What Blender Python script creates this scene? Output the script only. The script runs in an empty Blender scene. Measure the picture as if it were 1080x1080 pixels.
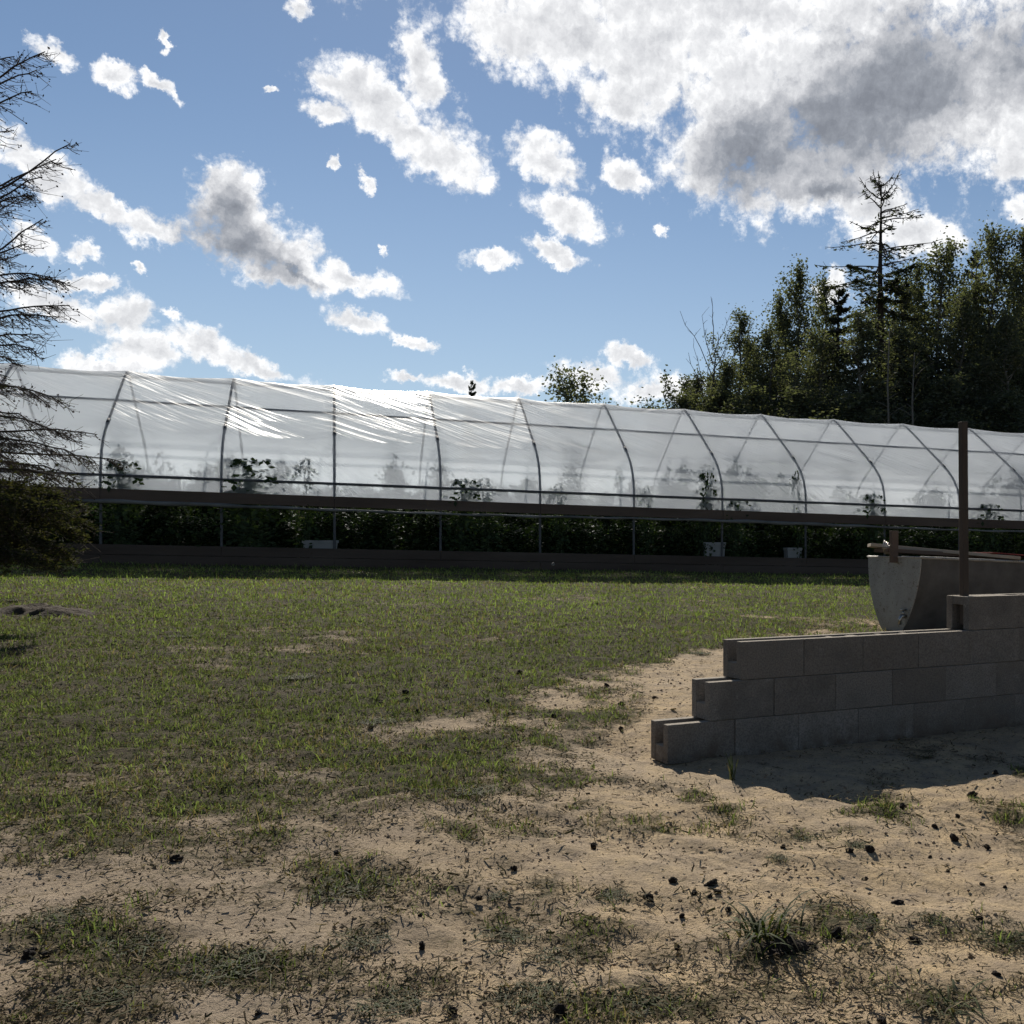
import bpy, math, random
import numpy as np
from mathutils import Vector, Matrix

random.seed(7)
rng = np.random.default_rng(7)
PI = math.pi
scn = bpy.context.scene
COL = scn.collection

# ------------------------------------------------------------------ camera model
F, PX, PY, EYE = 1120.0, 742.0, 575.0, 1.228
GA, GB = -0.0348, 0.0326                     # slope of the terrain


def hash2(ix, iy, seed):
    h = (ix.astype(np.int64) * 374761393 + iy.astype(np.int64) * 668265263 + seed * 974711) & 0x7fffffff
    h = ((h ^ (h >> 13)) * 1274126177) & 0x7fffffff
    h = h ^ (h >> 16)
    return (h & 0xffff) / 65535.0


def vnoise(x, y, seed=0):
    x = np.asarray(x, float); y = np.asarray(y, float)
    ix = np.floor(x); iy = np.floor(y)
    fx = x - ix; fy = y - iy
    fx = fx * fx * (3 - 2 * fx); fy = fy * fy * (3 - 2 * fy)
    a = hash2(ix, iy, seed); b = hash2(ix + 1, iy, seed)
    c = hash2(ix, iy + 1, seed); d = hash2(ix + 1, iy + 1, seed)
    return (a * (1 - fx) + b * fx) * (1 - fy) + (c * (1 - fx) + d * fx) * fy


def fbm(x, y, seed=0, oct=4, gain=0.5):
    s = 0; a = 1; t = 0
    for i in range(oct):
        s = s + a * vnoise(x * 2 ** i + 17.3 * i, y * 2 ** i - 9.1 * i, seed + i)
        t += a; a *= gain
    return s / t


def sstep(a, b, x):
    t = np.clip((x - a) / (b - a), 0, 1)
    return t * t * (3 - 2 * t)


def gz(x, y):
    """height of the terrain"""
    x = np.asarray(x, float); y = np.asarray(y, float)
    r = np.sqrt(x * x + y * y)
    k = np.where(r > 40, 40 / np.maximum(r, 1e-6), 1.0)
    z = GA * x * k + GB * y * k
    near = 1 - sstep(16, 30, r)
    z = z + near * (0.05 * (fbm(x * 0.9, y * 0.9, 3, 3) - 0.5) + 0.035 * (fbm(x * 4.5, y * 4.5, 9, 3) - 0.5))
    # flattened strip under the block wall
    dx, dy = x + 0.176, y - 5.2
    s = dx * 0.8813 + dy * 0.4726
    t = -dx * 0.4726 + dy * 0.8813
    w = np.exp(-((np.clip(np.abs(t - 0.1) - 0.2, 0, None)) / 0.25) ** 2) * sstep(-0.6, -0.1, s) * (1 - sstep(4.2, 5.5, s))
    z = z * (1 - w) + (EYE - 1.068) * w
    # bare foreground is scuffed
    return z


def g1(x, y):
    return float(gz(np.array([x]), np.array([y]))[0])


def ground_at(u, v):
    """point of the terrain seen along a direction"""
    lo, hi = 1.5, 60.0
    for _ in range(60):
        m = 0.5 * (lo + hi)
        z = EYE - (v - PY) / F * m
        if z > g1((u - PX) / F * m, m):
            lo = m
        else:
            hi = m
    return ((u - PX) / F * lo, lo)


def at(u, v, d):
    return Vector(((u - PX) / F * d, d, EYE - (v - PY) / F * d))


# ------------------------------------------------------------------ mesh helpers
class MB:
    def __init__(self):
        self.v = []; self.f = []; self.n = 0; self.uv = None

    def add(self, verts, faces):
        verts = np.asarray(verts, float).reshape(-1, 3)
        self.v.append(verts)
        for fc in faces:
            self.f.append(tuple(int(i) + self.n for i in fc))
        self.n += len(verts)

    def box(self, c, s, R=None):
        hx, hy, hz = s[0] / 2, s[1] / 2, s[2] / 2
        P = np.array([[x, y, z] for x in (-hx, hx) for y in (-hy, hy) for z in (-hz, hz)])
        if R is not None:
            P = P @ np.array(R).T
        P = P + np.array(c)
        self.add(P, [(0, 1, 3, 2), (4, 6, 7, 5), (0, 4, 5, 1), (2, 3, 7, 6), (0, 2, 6, 4), (1, 5, 7, 3)])

    def tube(self, pts, rad, n=6, cap=True):
        pts = np.asarray(pts, float)
        m = len(pts)
        if np.isscalar(rad):
            rad = np.full(m, float(rad))
        tang = np.gradient(pts, axis=0)
        tang /= np.maximum(np.linalg.norm(tang, axis=1, keepdims=True), 1e-9)
        ref = np.array([0, 0, 1.0]) if abs(tang[0][2]) < 0.9 else np.array([1.0, 0, 0])
        V = []
        a = np.arange(n) * 2 * PI / n
        p = None
        for i in range(m):
            t = tang[i]
            if p is None:
                p = np.cross(t, ref)
            p = p - t * np.dot(p, t)
            l = np.linalg.norm(p)
            if l < 1e-6:
                p = np.cross(t, [0.3, 0.5, 0.81]); l = np.linalg.norm(p)
            p = p / l
            q = np.cross(t, p)
            V.append(pts[i] + rad[i] * (np.cos(a)[:, None] * p + np.sin(a)[:, None] * q))
        V = np.concatenate(V)
        Fc = []
        for i in range(m - 1):
            for j in range(n):
                k = (j + 1) % n
                Fc.append((i * n + j, i * n + k, (i + 1) * n + k, (i + 1) * n + j))
        if cap:
            Fc.append(tuple(range(n))[::-1])
            Fc.append(tuple((m - 1) * n + j for j in range(n)))
        self.add(V, Fc)

    def build(self, name, mat, parent=None, smooth=False, bevel=0.0):
        me = bpy.data.meshes.new(name)
        V = np.concatenate(self.v) if self.v else np.zeros((0, 3))
        me.from_pydata(V.tolist(), [], self.f)
        me.update()
        if smooth:
            me.polygons.foreach_set('use_smooth', [True] * len(me.polygons))
        o = bpy.data.objects.new(name, me)
        COL.objects.link(o)
        if mat:
            me.materials.append(mat)
        if parent:
            o.parent = parent
        if bevel:
            b = o.modifiers.new('bevel', 'BEVEL'); b.width = bevel; b.segments = 2; b.limit_method = 'ANGLE'
        return o


def fast_mesh(name, V, loops, sizes, mat, parent=None, smooth=False, attr=None):
    me = bpy.data.meshes.new(name)
    V = np.ascontiguousarray(V, dtype=np.float32)
    loops = np.ascontiguousarray(loops, dtype=np.int32)
    sizes = np.ascontiguousarray(sizes, dtype=np.int32)
    me.vertices.add(len(V)); me.vertices.foreach_set('co', V.ravel())
    me.loops.add(len(loops)); me.loops.foreach_set('vertex_index', loops)
    me.polygons.add(len(sizes))
    st = np.zeros(len(sizes), np.int32); st[1:] = np.cumsum(sizes)[:-1]
    me.polygons.foreach_set('loop_start', st)
    me.polygons.foreach_set('loop_total', sizes)
    if smooth:
        me.polygons.foreach_set('use_smooth', np.ones(len(sizes), bool))
    if attr:
        for k, val in attr.items():
            val = np.asarray(val, np.float32)
            if val.ndim == 1:
                at_ = me.attributes.new(k, 'FLOAT', 'POINT')
                at_.data.foreach_set('value', val)
            else:
                at_ = me.attributes.new(k, 'FLOAT_COLOR', 'POINT')
                c = np.ones((len(val), 4), np.float32); c[:, :3] = val
                at_.data.foreach_set('color', c.ravel())
    me.update(calc_edges=True)
    o = bpy.data.objects.new(name, me)
    COL.objects.link(o)
    me.materials.append(mat)
    if parent:
        o.parent = parent
    return o


def quads(name, V, mat, parent=None, attr=None, smooth=False):
    n = len(V) // 4
    return fast_mesh(name, V, np.arange(4 * n), np.full(n, 4), mat, parent, smooth, attr)


def tag(o, label=None, cat=None, group=None, kind=None):
    if label: o['label'] = label
    if cat: o['category'] = cat
    if group: o['group'] = group
    if kind: o['kind'] = kind
    return o


def empty(name, loc, rz=0.0):
    o = bpy.data.objects.new(name, None)
    COL.objects.link(o)
    o.location = loc; o.rotation_euler = (0, 0, rz)
    o.empty_display_size = 0.2
    return o


def dup(root, loc, rz=0.0, sc=(1, 1, 1), label=None, group=None, cat=None):
    c = root.copy(); COL.objects.link(c)
    c.location = loc; c.rotation_euler = (0, 0, rz); c.scale = sc
    if label: c['label'] = label
    if group: c['group'] = group
    if cat: c['category'] = cat
    for ch in list(root.children):
        d = ch.copy(); COL.objects.link(d); d.parent = c
        for g in list(ch.children):
            e = g.copy(); COL.objects.link(e); e.parent = d
    return c


# ------------------------------------------------------------------ materials
class NT:
    def __init__(self, tree):
        self.t = tree; self.N = tree.nodes; self.L = tree.links

    def n(self, typ, **kw):
        o = self.N.new(typ)
        for k, v in kw.items():
            setattr(o, k, v)
        return o

    def put(self, sock, val):
        if isinstance(val, bpy.types.NodeSocket):
            self.L.new(val, sock)
        elif val is not None:
            sock.default_value = val

    def math(self, op, a, b=None, c=None, clamp=False):
        o = self.n('ShaderNodeMath', operation=op, use_clamp=clamp)
        self.put(o.inputs[0], a)
        if b is not None: self.put(o.inputs[1], b)
        if c is not None: self.put(o.inputs[2], c)
        return o.outputs[0]

    def vmath(self, op, a, b=None, s=None):
        o = self.n('ShaderNodeVectorMath', operation=op)
        self.put(o.inputs[0], a)
        if b is not None: self.put(o.inputs[1], b)
        if s is not None: self.put(o.inputs['Scale'], s)
        return o.outputs['Value'] if op in ('LENGTH', 'DOT_PRODUCT', 'DISTANCE') else o.outputs[0]

    def noise(self, vec=None, scale=5, detail=4, rough=0.5, dist=0.0, color=False):
        o = self.n('ShaderNodeTexNoise')
        if vec is not None: self.L.new(vec, o.inputs['Vector'])
        self.put(o.inputs['Scale'], scale); self.put(o.inputs['Detail'], detail)
        self.put(o.inputs['Roughness'], rough); self.put(o.inputs['Distortion'], dist)
        return o.outputs['Color'] if color else o.outputs['Fac']

    def ramp(self, fac, stops, interp='LINEAR'):
        o = self.n('ShaderNodeValToRGB')
        o.color_ramp.interpolation = interp
        e = o.color_ramp.elements
        while len(e) < len(stops): e.new(0.5)
        for i, (p, c) in enumerate(stops):
            e[i].position = p
            e[i].color = (c, c, c, 1) if np.isscalar(c) else (*c, 1)
        self.put(o.inputs[0], fac)
        return o.outputs[0]

    def mix(self, fac, a, b, mode='MIX'):
        o = self.n('ShaderNodeMix', data_type='RGBA', blend_type=mode)
        self.put(o.inputs[0], fac)
        for s, v in ((o.inputs[6], a), (o.inputs[7], b)):
            if not isinstance(v, bpy.types.NodeSocket) and len(v) == 3: v = (*v, 1)
            self.put(s, v)
        return o.outputs[2]

    def map(self, val, a, b, c=0.0, d=1.0, smooth=False):
        o = self.n('ShaderNodeMapRange')
        if smooth: o.interpolation_type = 'SMOOTHSTEP'
        self.put(o.inputs[0], val)
        for i, q in enumerate((a, b, c, d)):
            self.put(o.inputs[i + 1], q)
        return o.outputs[0]

    def bump(self, h, strength=0.5, dist=0.02, normal=None):
        o = self.n('ShaderNodeBump')
        self.put(o.inputs['Height'], h); o.inputs['Strength'].default_value = strength
        o.inputs['Distance'].default_value = dist
        if normal is not None: self.L.new(normal, o.inputs['Normal'])
        return o.outputs['Normal']


def mat(name):
    m = bpy.data.materials.new(name); m.use_nodes = True
    m.node_tree.nodes.clear()
    t = NT(m.node_tree)
    out = t.n('ShaderNodeOutputMaterial')
    return m, t, out


def principled(t, out, col, rough=0.8, metal=0.0, normal=None, spec=0.3):
    b = t.n('ShaderNodeBsdfPrincipled')
    if not isinstance(col, bpy.types.NodeSocket) and len(col) == 3: col = (*col, 1)
    t.put(b.inputs['Base Color'], col); t.put(b.inputs['Roughness'], rough); t.put(b.inputs['Metallic'], metal)
    b.inputs['Specular IOR Level'].default_value = spec
    if normal is not None: t.L.new(normal, b.inputs['Normal'])
    t.L.new(b.outputs[0], out.inputs[0])
    return b


def obj_co(t):
    return t.n('ShaderNodeTexCoord').outputs['Object']


def rand_obj(t):
    return t.n('ShaderNodeObjectInfo').outputs['Random']


M = {}


def simple(name, c1, c2, scale=8, rough=0.8, metal=0.0, bump=0.3, bscale=40, spec=0.3, stretch=None, bd=0.01):
    m, t, out = mat(name)
    co = obj_co(t)
    if stretch:
        mp = t.n('ShaderNodeMapping'); t.L.new(co, mp.inputs[0]); mp.inputs['Scale'].default_value = stretch
        co = mp.outputs[0]
    n = t.noise(co, scale, 6, 0.6)
    col = t.mix(t.map(n, 0.3, 0.7), c1, c2)
    nb = t.noise(co, bscale, 5, 0.6)
    principled(t, out, col, rough, metal, t.bump(nb, bump, bd), spec)
    M[name] = m
    return m


def leaf_mat(name, cols, trans=0.35, rough=0.55, spec=0.25):
    m, t, out = mat(name)
    geo = t.n('ShaderNodeNewGeometry')
    stops = [(i / max(1, len(cols) - 1), c) for i, c in enumerate(cols)]
    col = t.ramp(geo.outputs['Random Per Island'], stops)
    p = t.n('ShaderNodeBsdfPrincipled')
    t.put(p.inputs['Base Color'], col); p.inputs['Roughness'].default_value = rough
    p.inputs['Specular IOR Level'].default_value = spec
    tr = t.n('ShaderNodeBsdfTranslucent')
    t.put(tr.inputs[0], t.mix(1.0, col, (1.3, 1.35, 0.6), 'MULTIPLY'))
    mx = t.n('ShaderNodeMixShader'); mx.inputs[0].default_value = trans
    t.L.new(p.outputs[0], mx.inputs[1]); t.L.new(tr.outputs[0], mx.inputs[2])
    t.L.new(mx.outputs[0], out.inputs[0])
    M[name] = m
    return m


simple('weathered_wood', (0.055, 0.042, 0.034), (0.11, 0.088, 0.07), 6, 0.85, 0, 0.5, 30, stretch=(1, 1, 0.12))
simple('hip_wood', (0.10, 0.070, 0.054), (0.17, 0.125, 0.098), 3, 0.9, 0, 0.6, 30, stretch=(0.15, 1, 1))
simple('base_wood', (0.075, 0.054, 0.042), (0.13, 0.10, 0.08), 3, 0.9, 0, 0.6, 30, stretch=(0.15, 1, 1))
simple('galvanised', (0.10, 0.10, 0.105), (0.17, 0.17, 0.175), 10, 0.75, 0.0, 0.1, 60, spec=.15)
simple('bark_dark', (0.035, 0.028, 0.022), (0.075, 0.06, 0.05), 6, 0.95, 0, 0.8, 25, stretch=(1, 1, 0.3), bd=0.03)
simple('bark_pale', (0.12, 0.11, 0.095), (0.24, 0.22, 0.19), 4, 0.9, 0, 0.5, 20)
simple('dead_wood', (0.06, 0.05, 0.045), (0.12, 0.10, 0.09), 8, 0.9, 0, 0.4, 20)
simple('twig', (0.05, 0.037, 0.03), (0.10, 0.078, 0.06), 12, 0.9, 0, 0.2, 50)
simple('clod', (0.022, 0.016, 0.013), (0.065, 0.048, 0.036), 30, 0.95, 0, 1.0, 80)
simple('mound_soil', (0.045, 0.034, 0.024), (0.10, 0.078, 0.055), 9, 0.95, 0, 1.0, 40, bd=0.03)
simple('white_plastic', (0.27, 0.27, 0.265), (0.34, 0.335, 0.325), 6, 0.5, 0, 0.05, 20)
simple('tan_plank', (0.30, 0.24, 0.18), (0.48, 0.41, 0.33), 5, 0.8, 0, 0.5, 30, stretch=(0.2, 1, 1))
simple('red_sheet', (0.20, 0.028, 0.022), (0.28, 0.05, 0.04), 5, 0.6, 0, 0.2, 20)
simple('brass', (0.35, 0.33, 0.30), (0.5, 0.48, 0.45), 10, 0.3, 1.0, 0.1, 40)
simple('stem_green', (0.05, 0.075, 0.03), (0.08, 0.10, 0.05), 10, 0.7, 0, 0.1, 40)
simple('mortar_sand', (0.30, 0.25, 0.19), (0.42, 0.36, 0.28), 20, 0.95, 0, 0.8, 70)
leaf_mat('poplar_leaf', [(0.07, 0.083, 0.060), (0.11, 0.125, 0.09), (0.145, 0.158, 0.115), (0.18, 0.185, 0.145)], 0.42, .8, .1)
leaf_mat('poplar_leaf_pale', [(0.04, 0.055, 0.025), (0.075, 0.09, 0.045), (0.10, 0.11, 0.06)], 0.3)
leaf_mat('spruce_needle', [(0.025, 0.034, 0.024), (0.045, 0.055, 0.036), (0.07, 0.078, 0.05)], 0.3)
leaf_mat('tomato_leaf', [(0.022, 0.038, 0.016), (0.040, 0.066, 0.026), (0.065, 0.10, 0.036)], 0.3)
leaf_mat('weed_leaf', [(0.028, 0.040, 0.014), (0.05, 0.068, 0.022), (0.085, 0.11, 0.035), (0.12, 0.10, 0.06), (0.05, 0.04, 0.028)], 0.35, .75)
leaf_mat('straw', [(0.10, 0.075, 0.05), (0.18, 0.14, 0.09), (0.32, 0.26, 0.17), (0.09, 0.085, 0.045), (0.06, 0.045, 0.034)], 0.1, .95, .03)
leaf_mat('pebble', [(0.17, 0.13, 0.09), (0.26, 0.20, 0.14), (0.36, 0.29, 0.21), (0.30, 0.23, 0.16), (0.05, 0.04, 0.03)], 0.0, 0.9)
leaf_mat('conifer_foliage', [(0.035, 0.042, 0.020), (0.062, 0.068, 0.034), (0.10, 0.094, 0.052)], 0.3, .9, .1)

# grass: colour driven by a per-blade attribute
m, t, out = mat('grass_blade')
a = t.n('ShaderNodeAttribute', attribute_name='tint')
col = a.outputs['Color']
p = t.n('ShaderNodeBsdfPrincipled'); t.L.new(col, p.inputs['Base Color']); p.inputs['Roughness'].default_value = 0.9
p.inputs['Specular IOR Level'].default_value = 0.03
tr = t.n('ShaderNodeBsdfTranslucent'); t.put(tr.inputs[0], t.mix(1.0, col, (1.25, 1.3, 0.7), 'MULTIPLY'))
mx = t.n('ShaderNodeMixShader'); mx.inputs[0].default_value = 0.42
t.L.new(p.outputs[0], mx.inputs[1]); t.L.new(tr.outputs[0], mx.inputs[2]); t.L.new(mx.outputs[0], out.inputs[0])
M['grass_blade'] = m

# concrete block
m, t, out = mat('concrete_block')
co = obj_co(t)
off = t.n('ShaderNodeVectorMath', operation='SCALE'); t.L.new(rand_obj(t), off.inputs[0]); off.inputs['Scale'].default_value = 37
co2 = t.vmath('ADD', co, off.outputs[0])
big = t.noise(co2, 5, 4, 0.6); fine = t.noise(co2, 120, 3, 0.7)
pits = t.n('ShaderNodeTexVoronoi'); t.L.new(co2, pits.inputs['Vector']); pits.inputs['Scale'].default_value = 95
c = t.mix(t.map(big, 0.3, 0.7), (0.25, 0.23, 0.205), (0.37, 0.345, 0.315))
c = t.mix(t.map(rand_obj(t), 0, 1, 0.0, 0.6), c, (0.15, 0.125, 0.10))
c = t.mix(t.map(t.noise(co2, 2.2, 5, .7), .52, .66, 0, .5), c, (0.12, 0.11, 0.10))
c = t.mix(t.map(t.noise(co2, 11, 4, .7), .60, .70, 0, .55), c, (0.36, 0.34, 0.31))
c = t.mix(t.map(fine, 0.38, 0.58, 0.65, 0.0), c, (0.11, 0.10, 0.09))
g = t.n('ShaderNodeNewGeometry'); sep = t.n('ShaderNodeSeparateXYZ'); t.L.new(g.outputs['Position'], sep.inputs[0])
dirt = t.math('ADD', t.map(sep.outputs[2], 0.16, 0.30, 0.8, 0.0), t.map(big, 0.45, 0.65, 0, 0.3))
c = t.mix(t.math('MULTIPLY', dirt, t.map(t.noise(g.outputs['Position'], 9, 5, 0.6), 0.35, 0.6), clamp=True), c, (0.13, 0.10, 0.075))
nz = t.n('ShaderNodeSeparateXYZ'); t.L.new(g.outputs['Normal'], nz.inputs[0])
c = t.mix(t.map(nz.outputs[2], 0.6, 0.9, 0, 0.8), c, (0.46, 0.41, 0.34))  # upward faces lightened: sunlight on the tops put into the colour
hh = t.math('ADD', t.math('MULTIPLY', fine, 0.6), t.map(pits.outputs[0], 0, 0.25, -0.6, 0.0))
principled(t, out, c, 0.95, 0, t.bump(hh, 0.95, 0.006), 0.15)
M['concrete_block'] = m

# trough metal
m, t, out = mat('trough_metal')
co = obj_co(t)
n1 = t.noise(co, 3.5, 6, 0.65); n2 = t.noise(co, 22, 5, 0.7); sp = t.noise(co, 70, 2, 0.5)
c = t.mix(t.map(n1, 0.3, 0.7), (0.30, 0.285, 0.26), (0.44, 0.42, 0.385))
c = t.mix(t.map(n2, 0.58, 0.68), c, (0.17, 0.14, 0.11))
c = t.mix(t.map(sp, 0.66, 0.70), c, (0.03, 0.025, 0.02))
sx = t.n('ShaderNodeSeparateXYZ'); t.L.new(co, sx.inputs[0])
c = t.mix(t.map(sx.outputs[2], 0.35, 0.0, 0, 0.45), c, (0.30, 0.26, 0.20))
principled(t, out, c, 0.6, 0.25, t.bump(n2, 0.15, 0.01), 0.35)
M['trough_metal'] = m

simple('trough_side_shaded', (0.085, 0.078, 0.072), (0.15, 0.14, 0.13), 4, 0.75, 0, 0.2, 30, spec=.2)  # long side darker than the end panel: its shade put into the colour
simple('rolled_poly', (0.10, 0.10, 0.095), (0.30, 0.30, 0.29), 1.2, 0.6, 0, 0.3, 12, spec=.3)
# greenhouse film
m, t, out = mat('poly_film')
uvn = t.n('ShaderNodeUVMap'); uvn.uv_map = 'film'
uv = uvn.outputs[0]
def wr(rot, sx_, sy_, sc, det=2):
    mp = t.n('ShaderNodeMapping'); t.L.new(uv, mp.inputs[0])
    mp.inputs['Rotation'].default_value = (0, 0, math.radians(rot)); 
    mp2 = t.n('ShaderNodeMapping'); t.L.new(mp.outputs[0], mp2.inputs[0]); mp2.inputs['Scale'].default_value = (sx_, sy_, 1)
    return t.noise(mp2.outputs[0], sc, det, 0.45, 0.0)
w1 = wr(38, 0.5, 9.0, 1.0); w2 = wr(28, 0.35, 5.0, 1.0); w3 = wr(-35, 0.5, 6.0, 1.0)
msk = t.map(t.noise(uv, 0.45, 2, 0.5), 0.42, 0.62)
msk2 = t.map(t.noise(uv, 0.7, 2, 0.5), 0.55, 0.7)
sharp = t.math('POWER', t.math('ABSOLUTE', t.math('SUBTRACT', w1, 0.5)), 0.7)
h = t.math('ADD', t.math('MULTIPLY', sharp, msk), t.math('MULTIPLY', w2, 0.7))
h = t.math('ADD', h, t.math('MULTIPLY', t.math('MULTIPLY', w3, msk2), 0.6))
nb = t.bump(h, 0.6, 0.07)
dust = t.map(t.noise(uv, 1.3, 5, 0.6), 0.35, 0.7)
colf = t.mix(dust, (0.90, 0.945, 1.0), (0.86, 0.90, 0.965))
tp = t.n('ShaderNodeBsdfTransparent'); tp.inputs[0].default_value = (0.95, 0.98, 1.0, 1)
rf = t.n('ShaderNodeBsdfRefraction'); rf.inputs['Roughness'].default_value = 0.5; rf.inputs['IOR'].default_value = 1.12
rf.inputs[0].default_value = (0.95, 0.98, 1.0, 1)
gN = t.n('ShaderNodeNewGeometry').outputs['Normal']
FB = (0.3312, -0.9436, -0.42)
sg = t.math('SIGN', t.vmath('DOT_PRODUCT', gN, FB))
lean = t.vmath('SCALE', FB, s=t.math('MULTIPLY', sg, 2.4))
crk = t.vmath('SCALE', t.vmath('SUBTRACT', nb, gN), s=3.0)
nbt = t.vmath('NORMALIZE', t.vmath('ADD', t.vmath('ADD', nb, crk), lean))
tl = t.n('ShaderNodeBsdfTranslucent'); t.L.new(colf, tl.inputs[0]); t.L.new(nbt, tl.inputs['Normal'])
df = t.n('ShaderNodeBsdfDiffuse'); t.L.new(colf, df.inputs[0]); t.L.new(nb, df.inputs['Normal'])
gl = t.n('ShaderNodeBsdfGlossy'); gl.inputs['Roughness'].default_value = 0.40; t.L.new(nb, gl.inputs['Normal'])
def mxs(fac, a_, b_):
    s = t.n('ShaderNodeMixShader'); t.put(s.inputs[0], fac); t.L.new(a_, s.inputs[1]); t.L.new(b_, s.inputs[2]); return s.outputs[0]
see = mxs(0.54, rf.outputs[0], tp.outputs[0])
body = mxs(0.15, tl.outputs[0], df.outputs[0])
s = mxs(t.map(dust, 0, 1, 0.59, 0.67), see, body)
fr = t.n('ShaderNodeFresnel'); t.put(fr.inputs['IOR'], t.map(t.n('ShaderNodeNewGeometry').outputs['Backfacing'], 0, 1, 1.45, 1 / 1.45)); t.L.new(nb, fr.inputs['Normal'])
s = mxs(t.math('MULTIPLY', fr.outputs[0], 0.55), s, gl.outputs[0])
t.L.new(s, out.inputs[0])
M['poly_film'] = m

# ground
m, t, out = mat('yard_ground')
pos = t.n('ShaderNodeNewGeometry').outputs['Position']
cov = t.n('ShaderNodeAttribute', attribute_name='cover').outputs['Fac']
tone = t.n('ShaderNodeAttribute', attribute_name='tone').outputs['Fac']
n1 = t.noise(pos, 1.3, 5, 0.6); n2 = t.noise(pos, 9, 6, 0.65); n3 = t.noise(pos, 55, 5, 0.7); n4 = t.noise(pos, 260, 3, 0.7)
sand = t.mix(tone, (0.42, 0.335, 0.235), (0.66, 0.50, 0.30))
sand = t.mix(t.map(t.noise(pos, 3.2, 5, .65), .5, .72, 0, .6), sand, (0.24, 0.195, 0.15))
sand = t.mix(t.map(n2, 0.35, 0.7), sand, (0.38, 0.30, 0.22))
sand = t.mix(t.map(n1, 0.45, 0.75, 0, 0.5), sand, (0.52, 0.43, 0.33))
sand = t.mix(t.map(n3, 0.53, 0.66, 0, 0.6), sand, (0.20, 0.15, 0.105))
sand = t.mix(t.map(t.noise(pos, 120, 3, .7), .60, .68, 0, .6), sand, (0.70, 0.58, 0.42))
sand = t.mix(t.map(n4, 0.3, 0.45, 0.45, 0.0), sand, (0.22, 0.165, 0.12))
soil = t.mix(t.map(n3, 0.35, 0.65), (0.06, 0.048, 0.032), (0.14, 0.112, 0.075))
soil = t.mix(t.map(n2, 0.35, 0.7, 0, 0.8), soil, (0.055, 0.062, 0.026))
edge = t.math('ADD', cov, t.map(n2, 0.3, 0.7, -0.28, 0.28))
edge = t.math('ADD', edge, t.map(n3, 0.3, 0.7, -0.2, 0.2))
c = t.mix(t.map(edge, 0.22, 0.78), sand, soil)
trk_ = t.n('ShaderNodeAttribute', attribute_name='track').outputs['Fac']
wv = t.n('ShaderNodeTexWave', wave_type='BANDS', bands_direction='DIAGONAL'); t.L.new(pos, wv.inputs['Vector'])
wv.inputs['Scale'].default_value = 7.5; wv.inputs['Distortion'].default_value = 2.5; wv.inputs['Detail'].default_value = 3
hb = t.math('ADD', t.math('MULTIPLY', n3, 0.9), t.math('MULTIPLY', n2, 1.4))
hb = t.math('ADD', hb, t.math('MULTIPLY', t.math('MULTIPLY', wv.outputs[1], trk_), 0.35))
nrm = t.bump(hb, 0.62, 0.03)
nrm = t.bump(n4, 0.7, 0.006, nrm)
principled(t, out, c, 0.97, 0, nrm, 0.1)
M['yard_ground'] = m

# ------------------------------------------------------------------ world: sky + clouds by direction
SUN_AZ, SUN_EL = math.radians(-14.0), math.radians(34.0)      # azimuth measured from +Y towards +X
w = bpy.data.worlds.new('World'); scn.world = w; w.use_nodes = True
w.node_tree.nodes.clear()
t = NT(w.node_tree)
wo = t.n('ShaderNodeOutputWorld')
sky = t.n('ShaderNodeTexSky', sky_type='NISHITA'); sky.sun_disc = False
sky.sun_elevation = SUN_EL; sky.sun_rotation = SUN_AZ % (2 * PI)
sky.air_density = 1.0; sky.dust_density = 0.05; sky.ozone_density = 2.0; sky.altitude = 300
gen = t.n('ShaderNodeTexCoord').outputs['Generated']
sp = t.n('ShaderNodeSeparateXYZ'); t.L.new(gen, sp.inputs[0])
az = t.math('ARCTAN2', sp.outputs[0], sp.outputs[1])
el = t.math('ARCSINE', sp.outputs[2])
cmb = t.n('ShaderNodeCombineXYZ'); t.L.new(az, cmb.inputs[0]); t.L.new(el, cmb.inputs[1])
P0 = cmb.outputs[0]
SKYS, CLS = 0.078, 1.0
skyc = t.mix(1.0, sky.outputs[0], (1.0, 1.0, 1.0), 'MULTIPLY')
skyc = t.vmath('SCALE', skyc, s=SKYS)
skyc = t.mix(t.map(el, 0.0, 0.40, 0.42, 0.0, True), skyc, (0.50, 0.595, 0.725))


def cen(t, c, k): return t.vmath('SCALE', t.vmath('SUBTRACT', c, (0.5, 0.5, 0.5)), s=k)


def dirs(u, v):
    a_ = math.atan((u - PX) / F)
    return a_, math.atan((PY - v) / math.hypot(F, u - PX))


def blobfield(t, P, lst, k):
    acc = None
    for (u, v, rx, ry, down, wgt) in lst:
        a_, e_ = dirs(u, v)
        sc_ = math.cos(a_)
        mp = t.n('ShaderNodeMapping', vector_type='TEXTURE')
        if acc is None:
            t.L.new(P, mp.inputs[0])
        else:       # tie every blob to the one before, so that the shader evaluates them one after another
            ma = t.n('ShaderNodeVectorMath', operation='MULTIPLY_ADD')
            t.L.new(acc, ma.inputs[0]); ma.inputs[1].default_value = (1e-9, 1e-9, 1e-9); t.L.new(P, ma.inputs[2])
            t.L.new(ma.outputs[0], mp.inputs[0])
        mp.inputs['Location'].default_value = (a_, e_, 0)
        mp.inputs['Rotation'].default_value = (0, 0, -math.radians(down))
        mp.inputs['Scale'].default_value = (rx / F * wgt * sc_, ry / F * wgt * sc_, 1)
        ln = t.vmath('LENGTH', mp.outputs[0])
        acc = ln if acc is None else t.math('SMOOTH_MIN', acc, ln, k)
    return acc


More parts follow.
